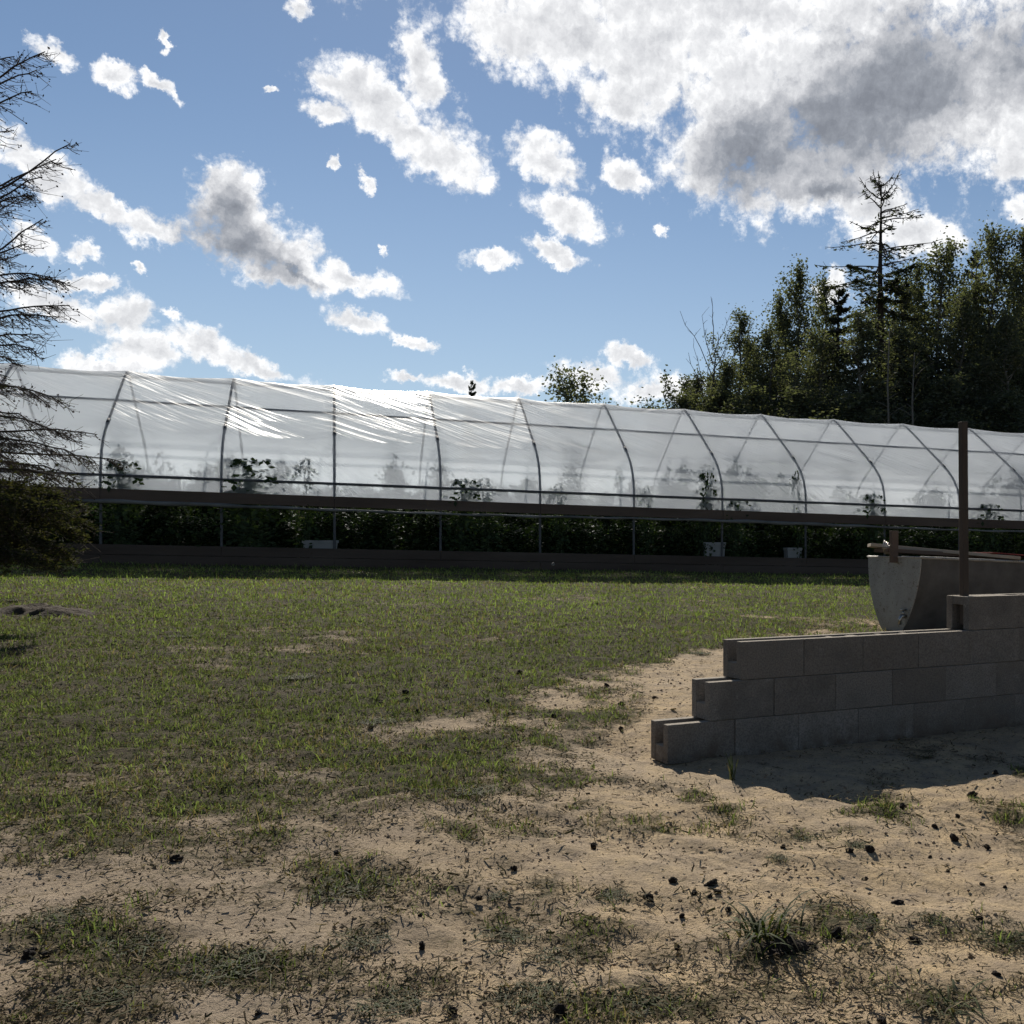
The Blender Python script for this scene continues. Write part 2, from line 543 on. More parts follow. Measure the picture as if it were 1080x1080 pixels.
CL = [  # centre, radii (px), tilt downwards to the right, weight
 (900,95,235,95,4,1),(700,42,170,56,8,1),
 (600,28,120,50,20,1),(700,62,120,70,10,1),(800,130,105,85,0,1),(930,95,150,110,0,1),(1060,85,110,100,0,1),
 (850,185,95,40,0,1),(925,212,50,38,15,1),(965,236,45,26,30,1),(535,22,70,36,35,1),(650,102,62,30,30,1),(742,175,28,38,0,1),
 (1060,178,36,34,20,1),(1078,225,20,20,0,1),(770,15,330,40,0,1),(880,300,30,16,-40,.8),
 (395,108,70,30,20,1),(440,72,26,46,-15,1),(432,140,90,22,18,1),(478,150,45,32,35,1),(345,88,22,12,20,1),(340,125,26,12,0,1),
 (578,168,46,22,30,1),(600,222,48,19,20,1),(590,263,36,11,12,1),(515,272,30,10,-8,1),(658,172,27,18,40,1),(696,247,7,9,0,1),(312,5,17,11,0,1),
 (62,52,24,13,15,1),(126,69,26,13,10,1),(180,87,19,9,20,1),(183,30,6,10,0,1),(288,98,14,5,5,.8),
 (38,168,70,22,32,1),(108,214,56,15,25,1),(160,240,44,18,10,1),(242,210,38,40,0,1),(268,246,66,38,25,1),(312,268,40,24,20,1),(375,287,50,15,12,1),(300,288,50,13,5,1),
 (84,258,22,11,20,1),(30,244,30,13,20,1),(101,296,29,11,0,1),(55,312,56,16,25,1),(137,335,26,24,0,1),(150,372,36,26,0,1),(210,366,48,17,10,1),(275,383,62,12,8,1),(110,388,60,14,0,1),
 (385,343,42,14,18,1),(442,368,26,7,12,1),(430,403,22,7,0,1),(175,335,11,8,0,1),(150,282,8,6,0,1),(391,193,10,9,30,1),(350,180,9,6,30,.9),
 (480,408,44,10,0,1),(620,402,44,18,0,1),(664,378,32,11,15,1),(695,412,56,20,0,1),(545,412,34,9,0,1),(404,258,6,10,0,.9),(20,225,18,12,0,1),
]
GR = [ (800,160,100,48,0,1),(955,95,140,78,0,1),(1060,60,90,60,0,1),(868,125,80,60,0,1),
       (258,258,80,32,22,1),(236,216,32,40,0,1),(870,190,60,16,0,1),(310,282,50,9,15,.7)]


def near_tile(bl, u0, u1, v0, v1, reach):
    (u, v, rx, ry, down, wgt) = bl
    q = math.radians(down); best = 1e9
    pad = 62
    for i in range(13):
        for j in range(13):
            x = u0 + (u1 - u0) * i / 12 - u; y = v0 + (v1 - v0) * j / 12 - v
            if abs(x) < (u1 - u0) / 12 and abs(y) < (v1 - v0) / 12: return True
            l = math.hypot(x, y); f = max(0, l - pad) / max(l, 1e-6); x *= f; y *= f
            X = (x * math.cos(q) + y * math.sin(q)) / rx; Y = (-x * math.sin(q) + y * math.cos(q)) / ry
            best = min(best, math.hypot(X, Y))
    return best < reach


W_ = t


def tile(cl_list, gr_list):
    """background closure of one patch of the sky, as a node group of its own"""
    g_ = bpy.data.node_groups.new('cloud_patch', 'ShaderNodeTree')
    g_.interface.new_socket('direction', in_out='INPUT', socket_type='NodeSocketVector')
    g_.interface.new_socket('clear sky', in_out='INPUT', socket_type='NodeSocketColor')
    g_.interface.new_socket('background', in_out='OUTPUT', socket_type='NodeSocketShader')
    t = NT(g_)
    gi = t.n('NodeGroupInput'); go = t.n('NodeGroupOutput')
    patch(t, gi.outputs[0], gi.outputs[1], cl_list, gr_list, go.inputs[0])
    n_ = W_.n('ShaderNodeGroup'); n_.node_tree = g_
    W_.L.new(P0, n_.inputs[0]); W_.L.new(skyc, n_.inputs[1])
    return n_.outputs[0]


def patch(t, P0, skyc, cl_list, gr_list, target):
    b_ = t.n('ShaderNodeBackground'); b_.inputs[1].default_value = 1.0
    if not cl_list:
        t.L.new(skyc, b_.inputs[0]); t.L.new(b_.outputs[0], target); return
    wn = t.noise(P0, 9, 2, 0.55, color=True)
    wf = t.noise(P0, 52, 5, 0.68, color=True)
    P = t.vmath('ADD', t.vmath('ADD', P0, cen(t, wn, 0.045)), cen(t, wf, 0.032))
    P = t.vmath('MULTIPLY', P, (1, 1, 0))

    def puff(q):
        """cauliflower heads: rounded cells over several octaves"""
        vo = t.n('ShaderNodeTexVoronoi', voronoi_dimensions='2D', feature='F1')
        vo.normalize = True
        t.L.new(q, vo.inputs['Vector']); vo.inputs['Scale'].default_value = 19
        vo.inputs['Detail'].default_value = 5.0; vo.inputs['Roughness'].default_value = 0.62; vo.inputs['Lacunarity'].default_value = 2.3
        return vo.outputs['Distance']
    Pw = t.vmath('ADD', P0, cen(t, wf, 0.016))
    pf_ = puff(Pw)
    fb = t.noise(P0, 20, 6, 0.6)
    Fd = blobfield(t, P, cl_list, 0.25)
    dens = t.math('SUBTRACT', 1.05, Fd)
    dens = t.math('ADD', dens, t.map(fb, 0.25, 0.75, -0.36, 0.36))
    dens = t.math('ADD', dens, t.map(pf_, 0.10, 0.60, 0.30, -0.46))
    fh = t.noise(P0, 62, 6, 0.66)
    dens = t.math('ADD', dens, t.map(fh, 0.25, 0.75, -0.30, 0.30))
    alpha = t.map(dens, -0.12, 0.50, 0, 1, True)
    # relief: compare with the same heads a little towards the sun
    pfs = puff(t.vmath('ADD', Pw, (-0.0035, 0.008, 0)))
    rel = t.math('ADD', t.map(t.math('SUBTRACT', pfs, pf_), -0.16, 0.16, -0.17, 0.17), t.map(fh, 0.3, 0.7, -0.09, 0.09))
    core = t.map(dens, 0.2, 1.2, 0.0, 0.24, True)
    if gr_list:
        grey = t.math('SUBTRACT', 1.12, blobfield(t, P, gr_list, 0.5))
        fg_ = t.noise(P0, 9, 4, 0.5)
        grey = t.math('ADD', grey, t.map(fg_, 0.25, 0.75, -0.35, 0.35))
        grey = t.map(grey, -0.2, 1.15, 0, 0.85, True)
        shade = t.math('MAXIMUM', grey, core)
    else:
        shade = core
    shade = t.math('SUBTRACT', t.math('ADD', shade, 0.045), rel, clamp=True)
    cl = t.ramp(shade, [(0.0, (1.14, 1.14, 1.14)), (0.16, (.88, .885, .90)), (0.45, (.56, .57, .60)), (0.75, (.33, .35, .39)), (1.0, (.24, .255, .29))])
    mixc = t.mix(t.math('MULTIPLY', alpha, 0.96), skyc, cl)
    t.L.new(mixc, b_.inputs[0])
    t.L.new(b_.outputs[0], target)


def choose(coord, val, below, above):
    s_ = t.n('ShaderNodeMixShader')
    t.L.new(t.math('GREATER_THAN', coord, val), s_.inputs[0])
    t.L.new(below, s_.inputs[1]); t.L.new(above, s_.inputs[2])
    return s_.outputs[0]


# the rest of the sky: fair weather cumulus from plain noise
def rest():
    b_ = t.n('ShaderNodeBackground')
    fb = t.noise(t.vmath('MULTIPLY', P0, (1, 1.5, 0)), 4, 5, 0.6)
    al = t.map(fb, 0.60, 0.70, 0, 0.7, True)
    t.L.new(t.mix(al, skyc, t.mix(t.map(fb, 0.62, 0.75), (.8, .8, .8), (.5, .51, .54))), b_.inputs[0])
    b_.inputs[1].default_value = 0.62
    return b_.outputs[0]


def low():
    b_ = t.n('ShaderNodeBackground'); t.L.new(skyc, b_.inputs[0]); return b_.outputs[0]


UE = [-60, 130, 330, 520, 700, 880, 1180]
VE = [-60, 130, 240, 330, 460]
col_sh = []
rest_sh, low_sh = rest(), low()
for i in range(len(UE) - 1):
    rows = []
    for j in range(len(VE) - 1):
        u0, u1, v0, v1 = UE[i], UE[i + 1], VE[j], VE[j + 1]
        rows.append(tile([b for b in CL if near_tile(b, u0, u1, v0, v1, 1.85)], [b for b in GR if near_tile(b, u0, u1, v0, v1, 2.0)]))
    # elevation limits are taken at the middle of the strip; rows overlap in content, so the seam is exact
    um = (UE[i] + UE[i + 1]) / 2
    acc = low_sh
    for j in range(len(VE) - 1, 0, -1):
        acc = choose(el, dirs(um, VE[j])[1], acc, rows[j - 1] if j < len(VE) - 1 else rows[-1]) if j < len(VE) - 1 else choose(el, dirs(um, VE[j])[1], low_sh, rows[-1])
    acc = choose(el, dirs(um, VE[0])[1], acc, rest_sh)
    col_sh.append(acc)
acc = rest_sh
for i in range(len(UE) - 1):
    acc = choose(az, dirs(UE[i], 300)[0], acc, col_sh[i])
acc = choose(az, dirs(UE[-1], 300)[0], acc, rest_sh)
acc = choose(sp.outputs[2], -0.02, low_sh, acc)
t.L.new(acc, wo.inputs[0])
w.cycles.sampling_method = 'MANUAL'; w.cycles.sample_map_resolution = 256

# ------------------------------------------------------------------ sun and camera
sd = bpy.data.lights.new('sun', 'SUN'); sd.energy = 5.0; sd.angle = math.radians(0.53); sd.color = (1.0, 0.93, 0.82)
so = bpy.data.objects.new('sun', sd); COL.objects.link(so)
dsun = Vector((math.sin(SUN_AZ) * math.cos(SUN_EL), math.cos(SUN_AZ) * math.cos(SUN_EL), math.sin(SUN_EL)))
so.rotation_euler = dsun.to_track_quat('Z', 'Y').to_euler(); so.location = dsun * 60

cd = bpy.data.cameras.new('camera'); cam = bpy.data.objects.new('camera', cd); COL.objects.link(cam)
cam.location = (0, 0, EYE); cam.rotation_euler = (math.radians(90), 0, 0)
cd.sensor_fit = 'HORIZONTAL'; cd.sensor_width = 36; cd.lens = 36 * F / 1080
cd.shift_x = (540 - PX) / 1080; cd.shift_y = (PY - 540) / 1080
cd.clip_start = 0.05; cd.clip_end = 2000
scn.camera = cam
scn.view_settings.view_transform = 'Standard'; scn.view_settings.look = 'None'
scn.view_settings.exposure = 0; scn.view_settings.gamma = 1
scn.render.engine = 'CYCLES'
cy = scn.cycles
cy.max_bounces = 8; cy.diffuse_bounces = 3; cy.glossy_bounces = 3; cy.transmission_bounces = 6; cy.transparent_max_bounces = 12
cy.caustics_reflective = False
cy.use_denoising = True
try:
    cy.denoiser = 'OPENIMAGEDENOISE'; cy.denoising_prefilter = 'ACCURATE'
except Exception:
    pass

# ------------------------------------------------------------------ ground
def ell(u, v, cu, cv, ru, rv, down=0.0):
    a_ = math.radians(down)
    x = (u - cu) * math.cos(a_) + (v - cv) * math.sin(a_)
    y = -(u - cu) * math.sin(a_) + (v - cv) * math.cos(a_)
    return np.exp(-((x / ru) ** 2 + (y / rv) ** 2))


def cover(x, y):
    """how much of the soil is grown over (0 bare sand .. 1 turf)"""
    x = np.asarray(x, float); y = np.maximum(np.asarray(y, float), 0.5)
    z = GA * x + GB * y
    u = PX + F * x / y; v = PY + F * (EYE - z) / y
    u = u + 90 * (fbm(x * 1.3, y * 1.3, 31, 4) - 0.5); v = v + 50 * (fbm(x * 1.6, y * 1.6, 41, 3) - 0.5)
    vb = np.interp(u, [-600, 0, 150, 300, 420, 520, 600, 650, 700, 760, 900, 1080, 1700],
                   [905, 900, 905, 895, 872, 842, 800, 775, 725, 690, 672, 662, 655])
    sc = 0.9 / np.maximum(v - PY, 8) * 60
    c = 1 - sstep(-2.6, 1.6, (v - vb) / np.interp(u, [560, 730], [40, 13]))
    c = c - 0.85 * ell(u, v, 690, 712, 95, 24, -6) - 0.75 * ell(u, v, 570, 742, 110, 17, -5) - 0.6 * ell(u, v, 470, 768, 70, 9, 0)
    c = c - 0.35 * ell(u, v, 340, 690, 60, 8) - 0.4 * ell(u, v, 330, 800, 80, 8) - 0.4 * ell(u, v, 60, 830, 70, 10) - 0.45 * ell(u, v, 230, 860, 90, 9)
    c = c - 0.35 * ell(u, v, 520, 668, 60, 6) + 0.25 * ell(u, v, 470, 795, 90, 20)
    for (cu, cv, ru, rv, k) in [(120, 1010, 110, 30, .45), (290, 1020, 120, 26, .5), (200, 950, 120, 14, .2), (365, 935, 52, 16, .6), (530, 985, 24, 13, .5), (60, 1065, 120, 20, .5),
                                (600, 1062, 110, 16, .45), (640, 942, 50, 12, .3), (815, 1000, 60, 16, .4), (1000, 972, 90, 15, .4), (1062, 985, 30, 14, .6),
                                (850, 884, 22, 7, .5), (905, 890, 28, 8, .5), (680, 1060, 60, 18, .45), (380, 985, 40, 14, .5), (700, 880, 60, 10, .25),
                                (560, 870, 70, 14, .35), (480, 940, 60, 14, .3), (410, 1055, 50, 14, .5), (1000, 1062, 50, 14, .5), (640, 830, 60, 16, .35), (905, 985, 60, 16, .35)]:
        c = c + k * ell(u, v, cu, cv, ru, rv)
    c = c + 1.5 * (fbm(x * 2.4, y * 2.4, 51, 5, 0.7) - 0.5) * np.where(c > 0.85, 0.7, 1.0) + .5 * (fbm(x * .9, y * .9, 57, 2) - .5)
    c = c + .05 * (1 - sstep(250, 450, u)) * sstep(880, 930, v) + .42 * ell(u, v, 640, 725, 130, 60) * sstep(.44, .58, fbm(x * 4, y * 4, 63, 4, .65))
    c = c + (.12 + .38 * sstep(350, 560, u)) * sstep(.58, .72, fbm(x * 3.1, y * 3.1, 67, 4, .6)) * sstep(700, 760, v)
    return np.clip(c, 0, 1)


def tone_f(x, y):
    x = np.asarray(x, float); y = np.maximum(np.asarray(y, float), 0.5)
    u = PX + F * x / y
    return np.clip(sstep(330, 720, u + 200 * (fbm(x * .8, y * .8, 61, 3) - .5)), 0, 1)


def build_ground():
    xs = np.concatenate([[-900, -300, -120, -60, -35, -24, -18], np.arange(-15, -3, 0.06), np.arange(-3, 3.5, .03), np.arange(3.5, 9.001, .08), [11, 14, 20, 35, 60, 120, 300, 900]])
    ys = np.concatenate([[-300, -60, -15, -4, 0, 1.2], np.arange(2.0, 5.5, 0.02), np.arange(5.5, 12.0, 0.04), np.arange(12.0, 24.001, 0.10), [26, 30, 38, 50, 80, 150, 400, 1200]])
    X, Y = np.meshgrid(xs, ys)
    Z = gz(X, Y)
    c = cover(X, Y)
    far = np.hypot(X, Y) > 26
    c = np.where(far | (Y < 1.5), 1.0, c)
    # small crusts and footprints on the bare sand
    fine = (fbm(X * 16, Y * 16, 71, 3, .6) - .5)
    fine2 = (fbm(X * 7 + 3, Y * 7, 75, 4, .62) - .5)
    Z = Z + np.where(far, 0, 0.024 * fine * (0.6 + 0.4 * c) + 0.035 * fine2 * (.4 + .6 * c))
    # wheel ruts pressed into the bare sand
    trk = np.zeros_like(X)
    for (xa, ya, xb, yb, wd_) in ((-1.3, 3.55, .25, 2.75, .13), (-1.0, 4.3, .9, 3.35, .13), (-.55, 5.6, 1.6, 3.9, .12)):
        L_ = math.hypot(xb - xa, yb - ya); ax, ay = (xb - xa) / L_, (yb - ya) / L_
        s_ = (X - xa) * ax + (Y - ya) * ay; q_ = -(X - xa) * ay + (Y - ya) * ax + .05 * np.sin(s_ * 2.2)
        m_ = np.exp(-(q_ / wd_) ** 4) * sstep(-.5, .3, s_) * (1 - sstep(L_ - .3, L_ + .4, s_))
        Z = Z - np.where(far, 0, .016 * m_ - .008 * np.exp(-((np.abs(q_) - wd_ * 1.25) / .05) ** 2) * sstep(-.5, .3, s_) * (1 - sstep(L_ - .3, L_ + .4, s_)))
        trk = np.maximum(trk, m_ * (fbm(X * 3, Y * 3, 77, 2) > .42))
    nx, ny = len(xs), len(ys)
    V = np.stack([X, Y, Z], -1).reshape(-1, 3)
    i = np.arange(ny - 1)[:, None] * nx + np.arange(nx - 1)[None, :]
    q = np.stack([i, i + 1, i + nx + 1, i + nx], -1).reshape(-1)
    o = fast_mesh('ground', V, q, np.full((nx - 1) * (ny - 1), 4), M['yard_ground'], None, True,
                  {'cover': c.ravel(), 'tone': tone_f(X, Y).ravel(), 'track': trk.ravel()})
    tag(o, kind='structure')


build_ground()

# ------------------------------------------------------------------ turf: blades as one mesh
def blades(pos, h, wd, lean, az_, curl=0.35):
    """pos (n,3); two-segment blades -> verts (n*5)"""
    n = len(pos)
    d = np.stack([np.cos(az_), np.sin(az_), np.zeros(n)], -1)
    face = az_ + PI / 2 + rng.normal(0, 0.9, n)
    s = np.stack([np.cos(face), np.sin(face), np.zeros(n)], -1)
    up = np.array([0, 0, 1.0])
    p1 = pos + d * (h * np.sin(lean) * 0.45)[:, None] + up * (h * np.cos(lean) * 0.55)[:, None]
    l2 = np.clip(lean + curl + 0.25 * rng.normal(size=n), 0, 1.75)
    p2 = p1 + d * (h * np.sin(l2) * 0.5)[:, None] + up * (h * np.cos(l2) * 0.5)[:, None]
    hw = (wd / 2)[:, None] * s
    V = np.stack([pos - hw, pos + hw, p1 + hw * 0.8, p1 - hw * 0.8, p2], 1).reshape(-1, 3)
    b = np.arange(n)[:, None] * 5
    L = np.concatenate([b + 0, b + 1, b + 2, b + 3, b + 3, b + 2, b + 4], 1).reshape(-1)
    S = np.tile([4, 3], n)
    return V, L, S


def build_grass():
    N = 1500000
    # candidate points: density falls with distance, blades grow a little to keep the cover
    y = 2.3 + (rng.random(N) ** 1.55) * 20.5
    x = -0.74 * y - 0.5 + rng.random(N) * (1.15 * y + 1.0)
    c = cover(x, y)
    clump = fbm(x * 6, y * 6, 81, 3, .6)
    clump2 = fbm(x * 22, y * 22, 85, 2, .6)
    pr = sstep(0.22, 0.9, c + 0.5 * (clump - 0.5)) * (0.25 + 0.75 * sstep(0.32, 0.62, clump2)) 
    pr *= np.interp(y, [2, 4, 7, 12, 20], [1.0, .95, .75, .6, .5]) * 0.75
    # not inside the greenhouse, wall or trough
    gx, gy = x + 9.99, y - 17.6
    tt = gx * -0.3312 + gy * 0.9436
    pr = np.where(tt > -0.04, 0, pr)
    sx_, sy_ = x + 0.176, y - 5.2
    s = sx_ * .8813 + sy_ * .4726; q = -sx_ * .4726 + sy_ * .8813
    pr = np.where((s > -0.03) & (q > -0.03) & (q < 0.23), 0, pr)
    pr = np.where((s > 0.1) & (q < 0.0) & (q > -0.7), pr * 0.12, pr)
    zz_ = GA * x + GB * y; vv_ = PY + F * (EYE - zz_) / y
    pr = pr * (1 - .62 * sstep(840, 930, vv_))
    keep = rng.random(N) < pr
    x, y, c, clump = x[keep], y[keep], c[keep], clump[keep]
    n = len(x)
    print('grass blades', n)
    pos = np.stack([x, y, gz(x, y) - 0.004], -1)
    big = fbm(x * 0.7, y * 0.7, 91, 3)
    h = (0.018 + 0.030 * rng.random(n) ** 1.6) * (0.65 + 0.9 * clump) * np.interp(y, [2, 5, 10, 20], [0.85, 0.95, 1.2, 1.5])
    h *= np.where(rng.random(n) < 0.03, 1.9, 1.0)
    wd = (0.0022 + 0.0022 * rng.random(n)) * np.interp(y, [2, 5, 10, 20], [1.0, 1.3, 2.0, 3.2])
    lean = np.abs(rng.normal(0.85, 0.45, n)); lean = np.clip(lean, 0, 1.5)
    V, L, S = blades(pos, h, wd, lean, rng.random(n) * 2 * PI)
    # colour: fresh green at the back, olive and straw to the front
    green = np.array([0.215, 0.285, 0.088]); olive = np.array([0.155, 0.195, 0.075]); dark = np.array([0.075, 0.090, 0.040]); straw = np.array([0.27, 0.215, 0.13])
    k = sstep(7, 14, y + 3 * (big - .5))[:, None]
    colr = olive * (1 - k) + green * k
    r = rng.random(n)[:, None]
    colr = colr * (0.5 + 1.0 * rng.random((n, 1))) * (0.7 + 0.7 * fbm(x * 1.5, y * 2.2, 97, 4, .6))[:, None]
    colr = np.where(r < 0.22, dark * (0.7 + 0.6 * rng.random((n, 1))), colr)
    dry = (0.10 + 0.35 * (1 - c) + 0.25 * sstep(.5, .7, big))[:, None]
    colr = np.where(rng.random((n, 1)) < dry * 0.55, straw * (0.45 + 0.7 * rng.random((n, 1))), colr)
    o = fast_mesh('grass', V, L, S, M['grass_blade'], None, False, {'tint': np.repeat(colr, 5, 0)})
    tag(o, 'short patchy green and olive grass over the yard', 'grass', kind='stuff')


build_grass()


def build_litter():
    # pebbles and crumbs
    N = 60000
    y = 2.3 + (rng.random(N) ** 1.9) * 9
    x = -0.74 * y - 0.3 + rng.random(N) * (1.12 * y + 0.6)
    c = cover(x, y)
    cl_ = fbm(x * 3, y * 3, 101, 3)
    keep = (rng.random(N) < (1 - 0.75 * c) * sstep(.3, .65, cl_))
    x, y = x[keep], y[keep]; n = len(x)
    r = (0.0013 + 0.0062 * rng.random(n) ** 5) * np.interp(y, [2, 6, 11], [1, 1.5, 2.2])
    base = np.array([[1, 0, 0], [-1, 0, 0], [0, 1, 0], [0, -1, 0], [0, 0, .7], [0, 0, -.7]])
    V = base[None] * (0.7 + 0.6 * rng.random((n, 6, 1))) * r[:, None, None]
    a_ = rng.random(n) * 2 * PI
    ca, sa = np.cos(a_)[:, None], np.sin(a_)[:, None]
    V = np.stack([V[..., 0] * ca - V[..., 1] * sa, V[..., 0] * sa + V[..., 1] * ca, V[..., 2]], -1)
    V = V + np.stack([x, y, gz(x, y) + r * 0.15], -1)[:, None]
    tri = np.array([0, 2, 4, 2, 1, 4, 1, 3, 4, 3, 0, 4, 2, 0, 5, 1, 2, 5, 3, 1, 5, 0, 3, 5])
    L = (np.arange(n)[:, None] * 6 + tri[None]).reshape(-1)
    o = fast_mesh('gravel', V.reshape(-1, 3), L, np.full(8 * n, 3), M['pebble'])
    tag(o, 'small pebbles and crumbs scattered over bare sandy soil', 'gravel', kind='stuff')
    # dry straw bits lying flat
    N = 150000
    y = 2.3 + (rng.random(N) ** 1.7) * 10
    x = -0.74 * y - 0.3 + rng.random(N) * (1.12 * y + 0.6)
    c = cover(x, y)
    keep = rng.random(N) < 0.10 + 0.8 * sstep(.03, .42, c + .5 * (fbm(x * 5, y * 5, 111, 3) - .5)) * (1 - .6 * sstep(.7, 1, c))
    x, y = x[keep], y[keep]; n = len(x)
    L_ = (0.008 + 0.030 * rng.random(n) ** 2.5) ; wd = (0.0008 + 0.0012 * rng.random(n)) * np.interp(y, [2, 10], [1, 2.2])
    a_ = rng.random(n) * 2 * PI
    d = np.stack([np.cos(a_), np.sin(a_), rng.normal(0, .3, n)], -1) * L_[:, None]
    s_ = np.stack([-np.sin(a_), np.cos(a_), rng.normal(0, .5, n)], -1) * wd[:, None]
    p = np.stack([x, y, gz(x, y) + 0.006 + .012 * rng.random(n)], -1)
    V = np.stack([p - d / 2 - s_, p + d / 2 - s_, p + d / 2 + s_, p - d / 2 + s_], 1).reshape(-1, 3)
    p2 = None
    o = quads('straw_litter', V, M['straw'])
    tag(o, 'dry straw and dead grass bits lying on the soil', 'litter', kind='stuff')


build_litter()

# ------------------------------------------------------------------ dark clods
def clod_mesh(seed, sub=2):
    import bmesh
    r = random.Random(seed)
    bm = bmesh.new(); bmesh.ops.create_icosphere(bm, subdivisions=sub, radius=1)
    ph = [r.uniform(0, 6) for _ in range(9)]
    for v in bm.verts:
        c = v.co.copy()
        k = 1 + .22 * math.sin(3 * c.x + ph[0]) * math.cos(2.5 * c.y + ph[1]) + .16 * math.sin(6 * c.z + ph[2] + 3 * c.x) + .12 * math.sin(11 * c.y + ph[3]) * math.sin(9 * c.x + ph[4]) + .06 * math.sin(19 * c.z + ph[5]) * math.sin(17 * c.y + ph[6]) + r.uniform(-.05, .05)
        v.co = Vector((c.x * k * 1.15, c.y * k * .9, c.z * k * .72))
    me = bpy.data.meshes.new('dirt_clod'); bm.to_mesh(me); bm.free()
    me.materials.append(M['clod'])
    return me


CLM = [clod_mesh(s_, 3) for s_ in range(5)]
CL_PX = [(355,899,8),(367,917,9),(331,926,9),(505,946,9),(445,996,11),(443,965,6),(490,991,6),(31,1004,18),(46,1007,15),(477,1066,13),(272,1067,9),(185,905,14),
 (626,891,9),(952,849,10),(986,871,8),(1006,882,11),(1041,892,9),(981,903,6),(896,896,8),(917,895,12),(826,892,7),(1036,932,9),(912,926,7),(1010,860,6),(935,870,5),
 (750,931,14),(757,940,9),(732,941,10),(768,958,8),(719,965,10),(714,998,9),(684,945,13),(710,927,11),(921,965,9),(882,982,16),(966,991,13),(1033,968,9),(1051,1026,12),
 (947,952,12),(917,980,12),(1050,814,8),(1025,837,11),(592,1065,20),(930,1075,14),(542,915,9),(428,729,7),(429,737,6),(347,758,8),(515,739,8),(548,709,7),(440,750,6),(391,767,6),(584,754,6),
 (640,722,6),(655,742,7),(690,735,5),(655,768,7),(590,716,5),(748,945,8),(1000,918,5),(1060,935,6),(888,940,6),(955,915,5)]
SPECIAL = {(31,1004): 'flat black clod at the lower left edge of the yard, larger of two touching ones',
           (46,1007): 'smaller flat black clod touching a larger one at the lower left edge of the yard',
           (626,891): 'lone round black clod on pale bare soil before the left end of the block wall',
           (445,996): 'round black clod alone on tan sand right of the leafy weed clumps at lower middle',
           (592,1065): 'big ragged dark clod in thin grass at the bottom edge middle',
           (882,982): 'upright ragged black clod just right of the arching grass tuft',
           (185,905): 'dark brown clod at the lower rim of the turf on the left'}
for i, (u, v, s_) in enumerate(CL_PX):
    x, y = ground_at(u, v + s_ * .3)
    r = s_ * 0.37 * y / F
    o = bpy.data.objects.new('dirt_clod', CLM[i % 5]); COL.objects.link(o)
    o.location = (x, y, g1(x, y) + r * 0.45)
    o.rotation_euler = (random.uniform(-.5, .5), random.uniform(-.5, .5), random.uniform(0, 6.3))
    o.scale = (r * random.uniform(.9, 1.2), r * random.uniform(.8, 1.1), r * random.uniform(1.0, 1.5))
    tag(o, SPECIAL.get((u, v), 'small dark clod of dirt scattered on the sandy yard'), 'clod', 'dark clods scattered over the yard')

# ------------------------------------------------------------------ grass tufts and weeds
def tuft(name, n, hmin, hmax, spread, wd, droop, seed, flat=0.0):
    r = np.random.default_rng(seed)
    Vs = []; Ls = []; Ss = []; base = 0
    for i in range(n):
        az_ = r.random() * 2 * PI; h = hmin + (hmax - hmin) * r.random()
        lean = flat + abs(r.normal(0.35, 0.3)); w_ = wd * (0.6 + 0.8 * r.random())
        b = np.array([r.normal(0, spread), r.normal(0, spread), -0.01])
        d = np.array([math.cos(az_), math.sin(az_), 0]); s = np.array([-math.sin(az_), math.cos(az_), 0])
        p = b; a_ = lean; k = 7; pts = []
        for j in range(k):
            f = j / (k - 1)
            ww = w_ * (1 - f ** 2.2) * (0.6 + .4 * min(1, f * 4)) + 0.0002
            pts.append((p - s * ww / 2, p + s * ww / 2))
            p = p + (d * math.sin(a_) + np.array([0, 0, 1]) * math.cos(a_)) * h / (k - 1)
            a_ += droop * (0.6 + .8 * r.random()) / (k - 1)
            if p[2] < 0.004: p[2] = 0.004 + .004 * r.random(); a_ = PI / 2
        Vs.append(np.array(pts).reshape(-1, 3))
        for j in range(k - 1):
            Ls += [base + 2 * j, base + 2 * j + 1, base + 2 * j + 3, base + 2 * j + 2]; Ss.append(4)
        base += 2 * k
    return fast_mesh(name, np.concatenate(Vs), Ls, Ss, M['weed_leaf'])


def place_tuft(o, u, v, label, sc=1.0, rz=0.0, group='grass tufts on the bare yard'):
    x, y = ground_at(u, v)
    o.location = (x, y, g1(x, y)); o.rotation_euler = (0, 0, rz); o.scale = (sc, sc, sc)
    tag(o, label, 'grass tuft', group)
    return o


place_tuft(tuft('grass_tuft', 70, .09, .24, .030, .0065, 1.9, 1, .2), 808, 992, 'largest tuft of arching green grass with a dark clod at its right on tan sand', 1.15)
place_tuft(tuft('grass_tuft', 150, .04, .12, .06, .0042, 1.5, 2, .35), 368, 938, 'wide low tuft of grass beside three black clods at lower middle left')
place_tuft(tuft('grass_tuft', 90, .03, .09, .035, .0035, 1.4, 3, .3), 530, 988, 'small round green tuft on tan sand right of a round black clod')
place_tuft(tuft('grass_tuft', 50, .06, .15, .03, .006, 1.7, 4, .4), 1003, 1064, 'pale green broad bladed tuft at the bottom right edge')
place_tuft(tuft('grass_tuft', 16, .06, .15, .008, .004, .5, 5, 0), 772, 822, 'thin upright grass sprig at the foot of the block wall')
T0 = tuft('grass_tuft', 150, .02, .07, .034, .0026, 1.2, 6, .25)
place_tuft(T0, 640, 945, 'low grey green tuft amid scattered clods left of the largest arching grass tuft')
T1 = tuft('grass_tuft', 90, .02, .06, .024, .0024, 1.0, 8, .2)
place_tuft(T1, 850, 885, 'little dark tuft on sand ahead of the block wall shadow, left of another')
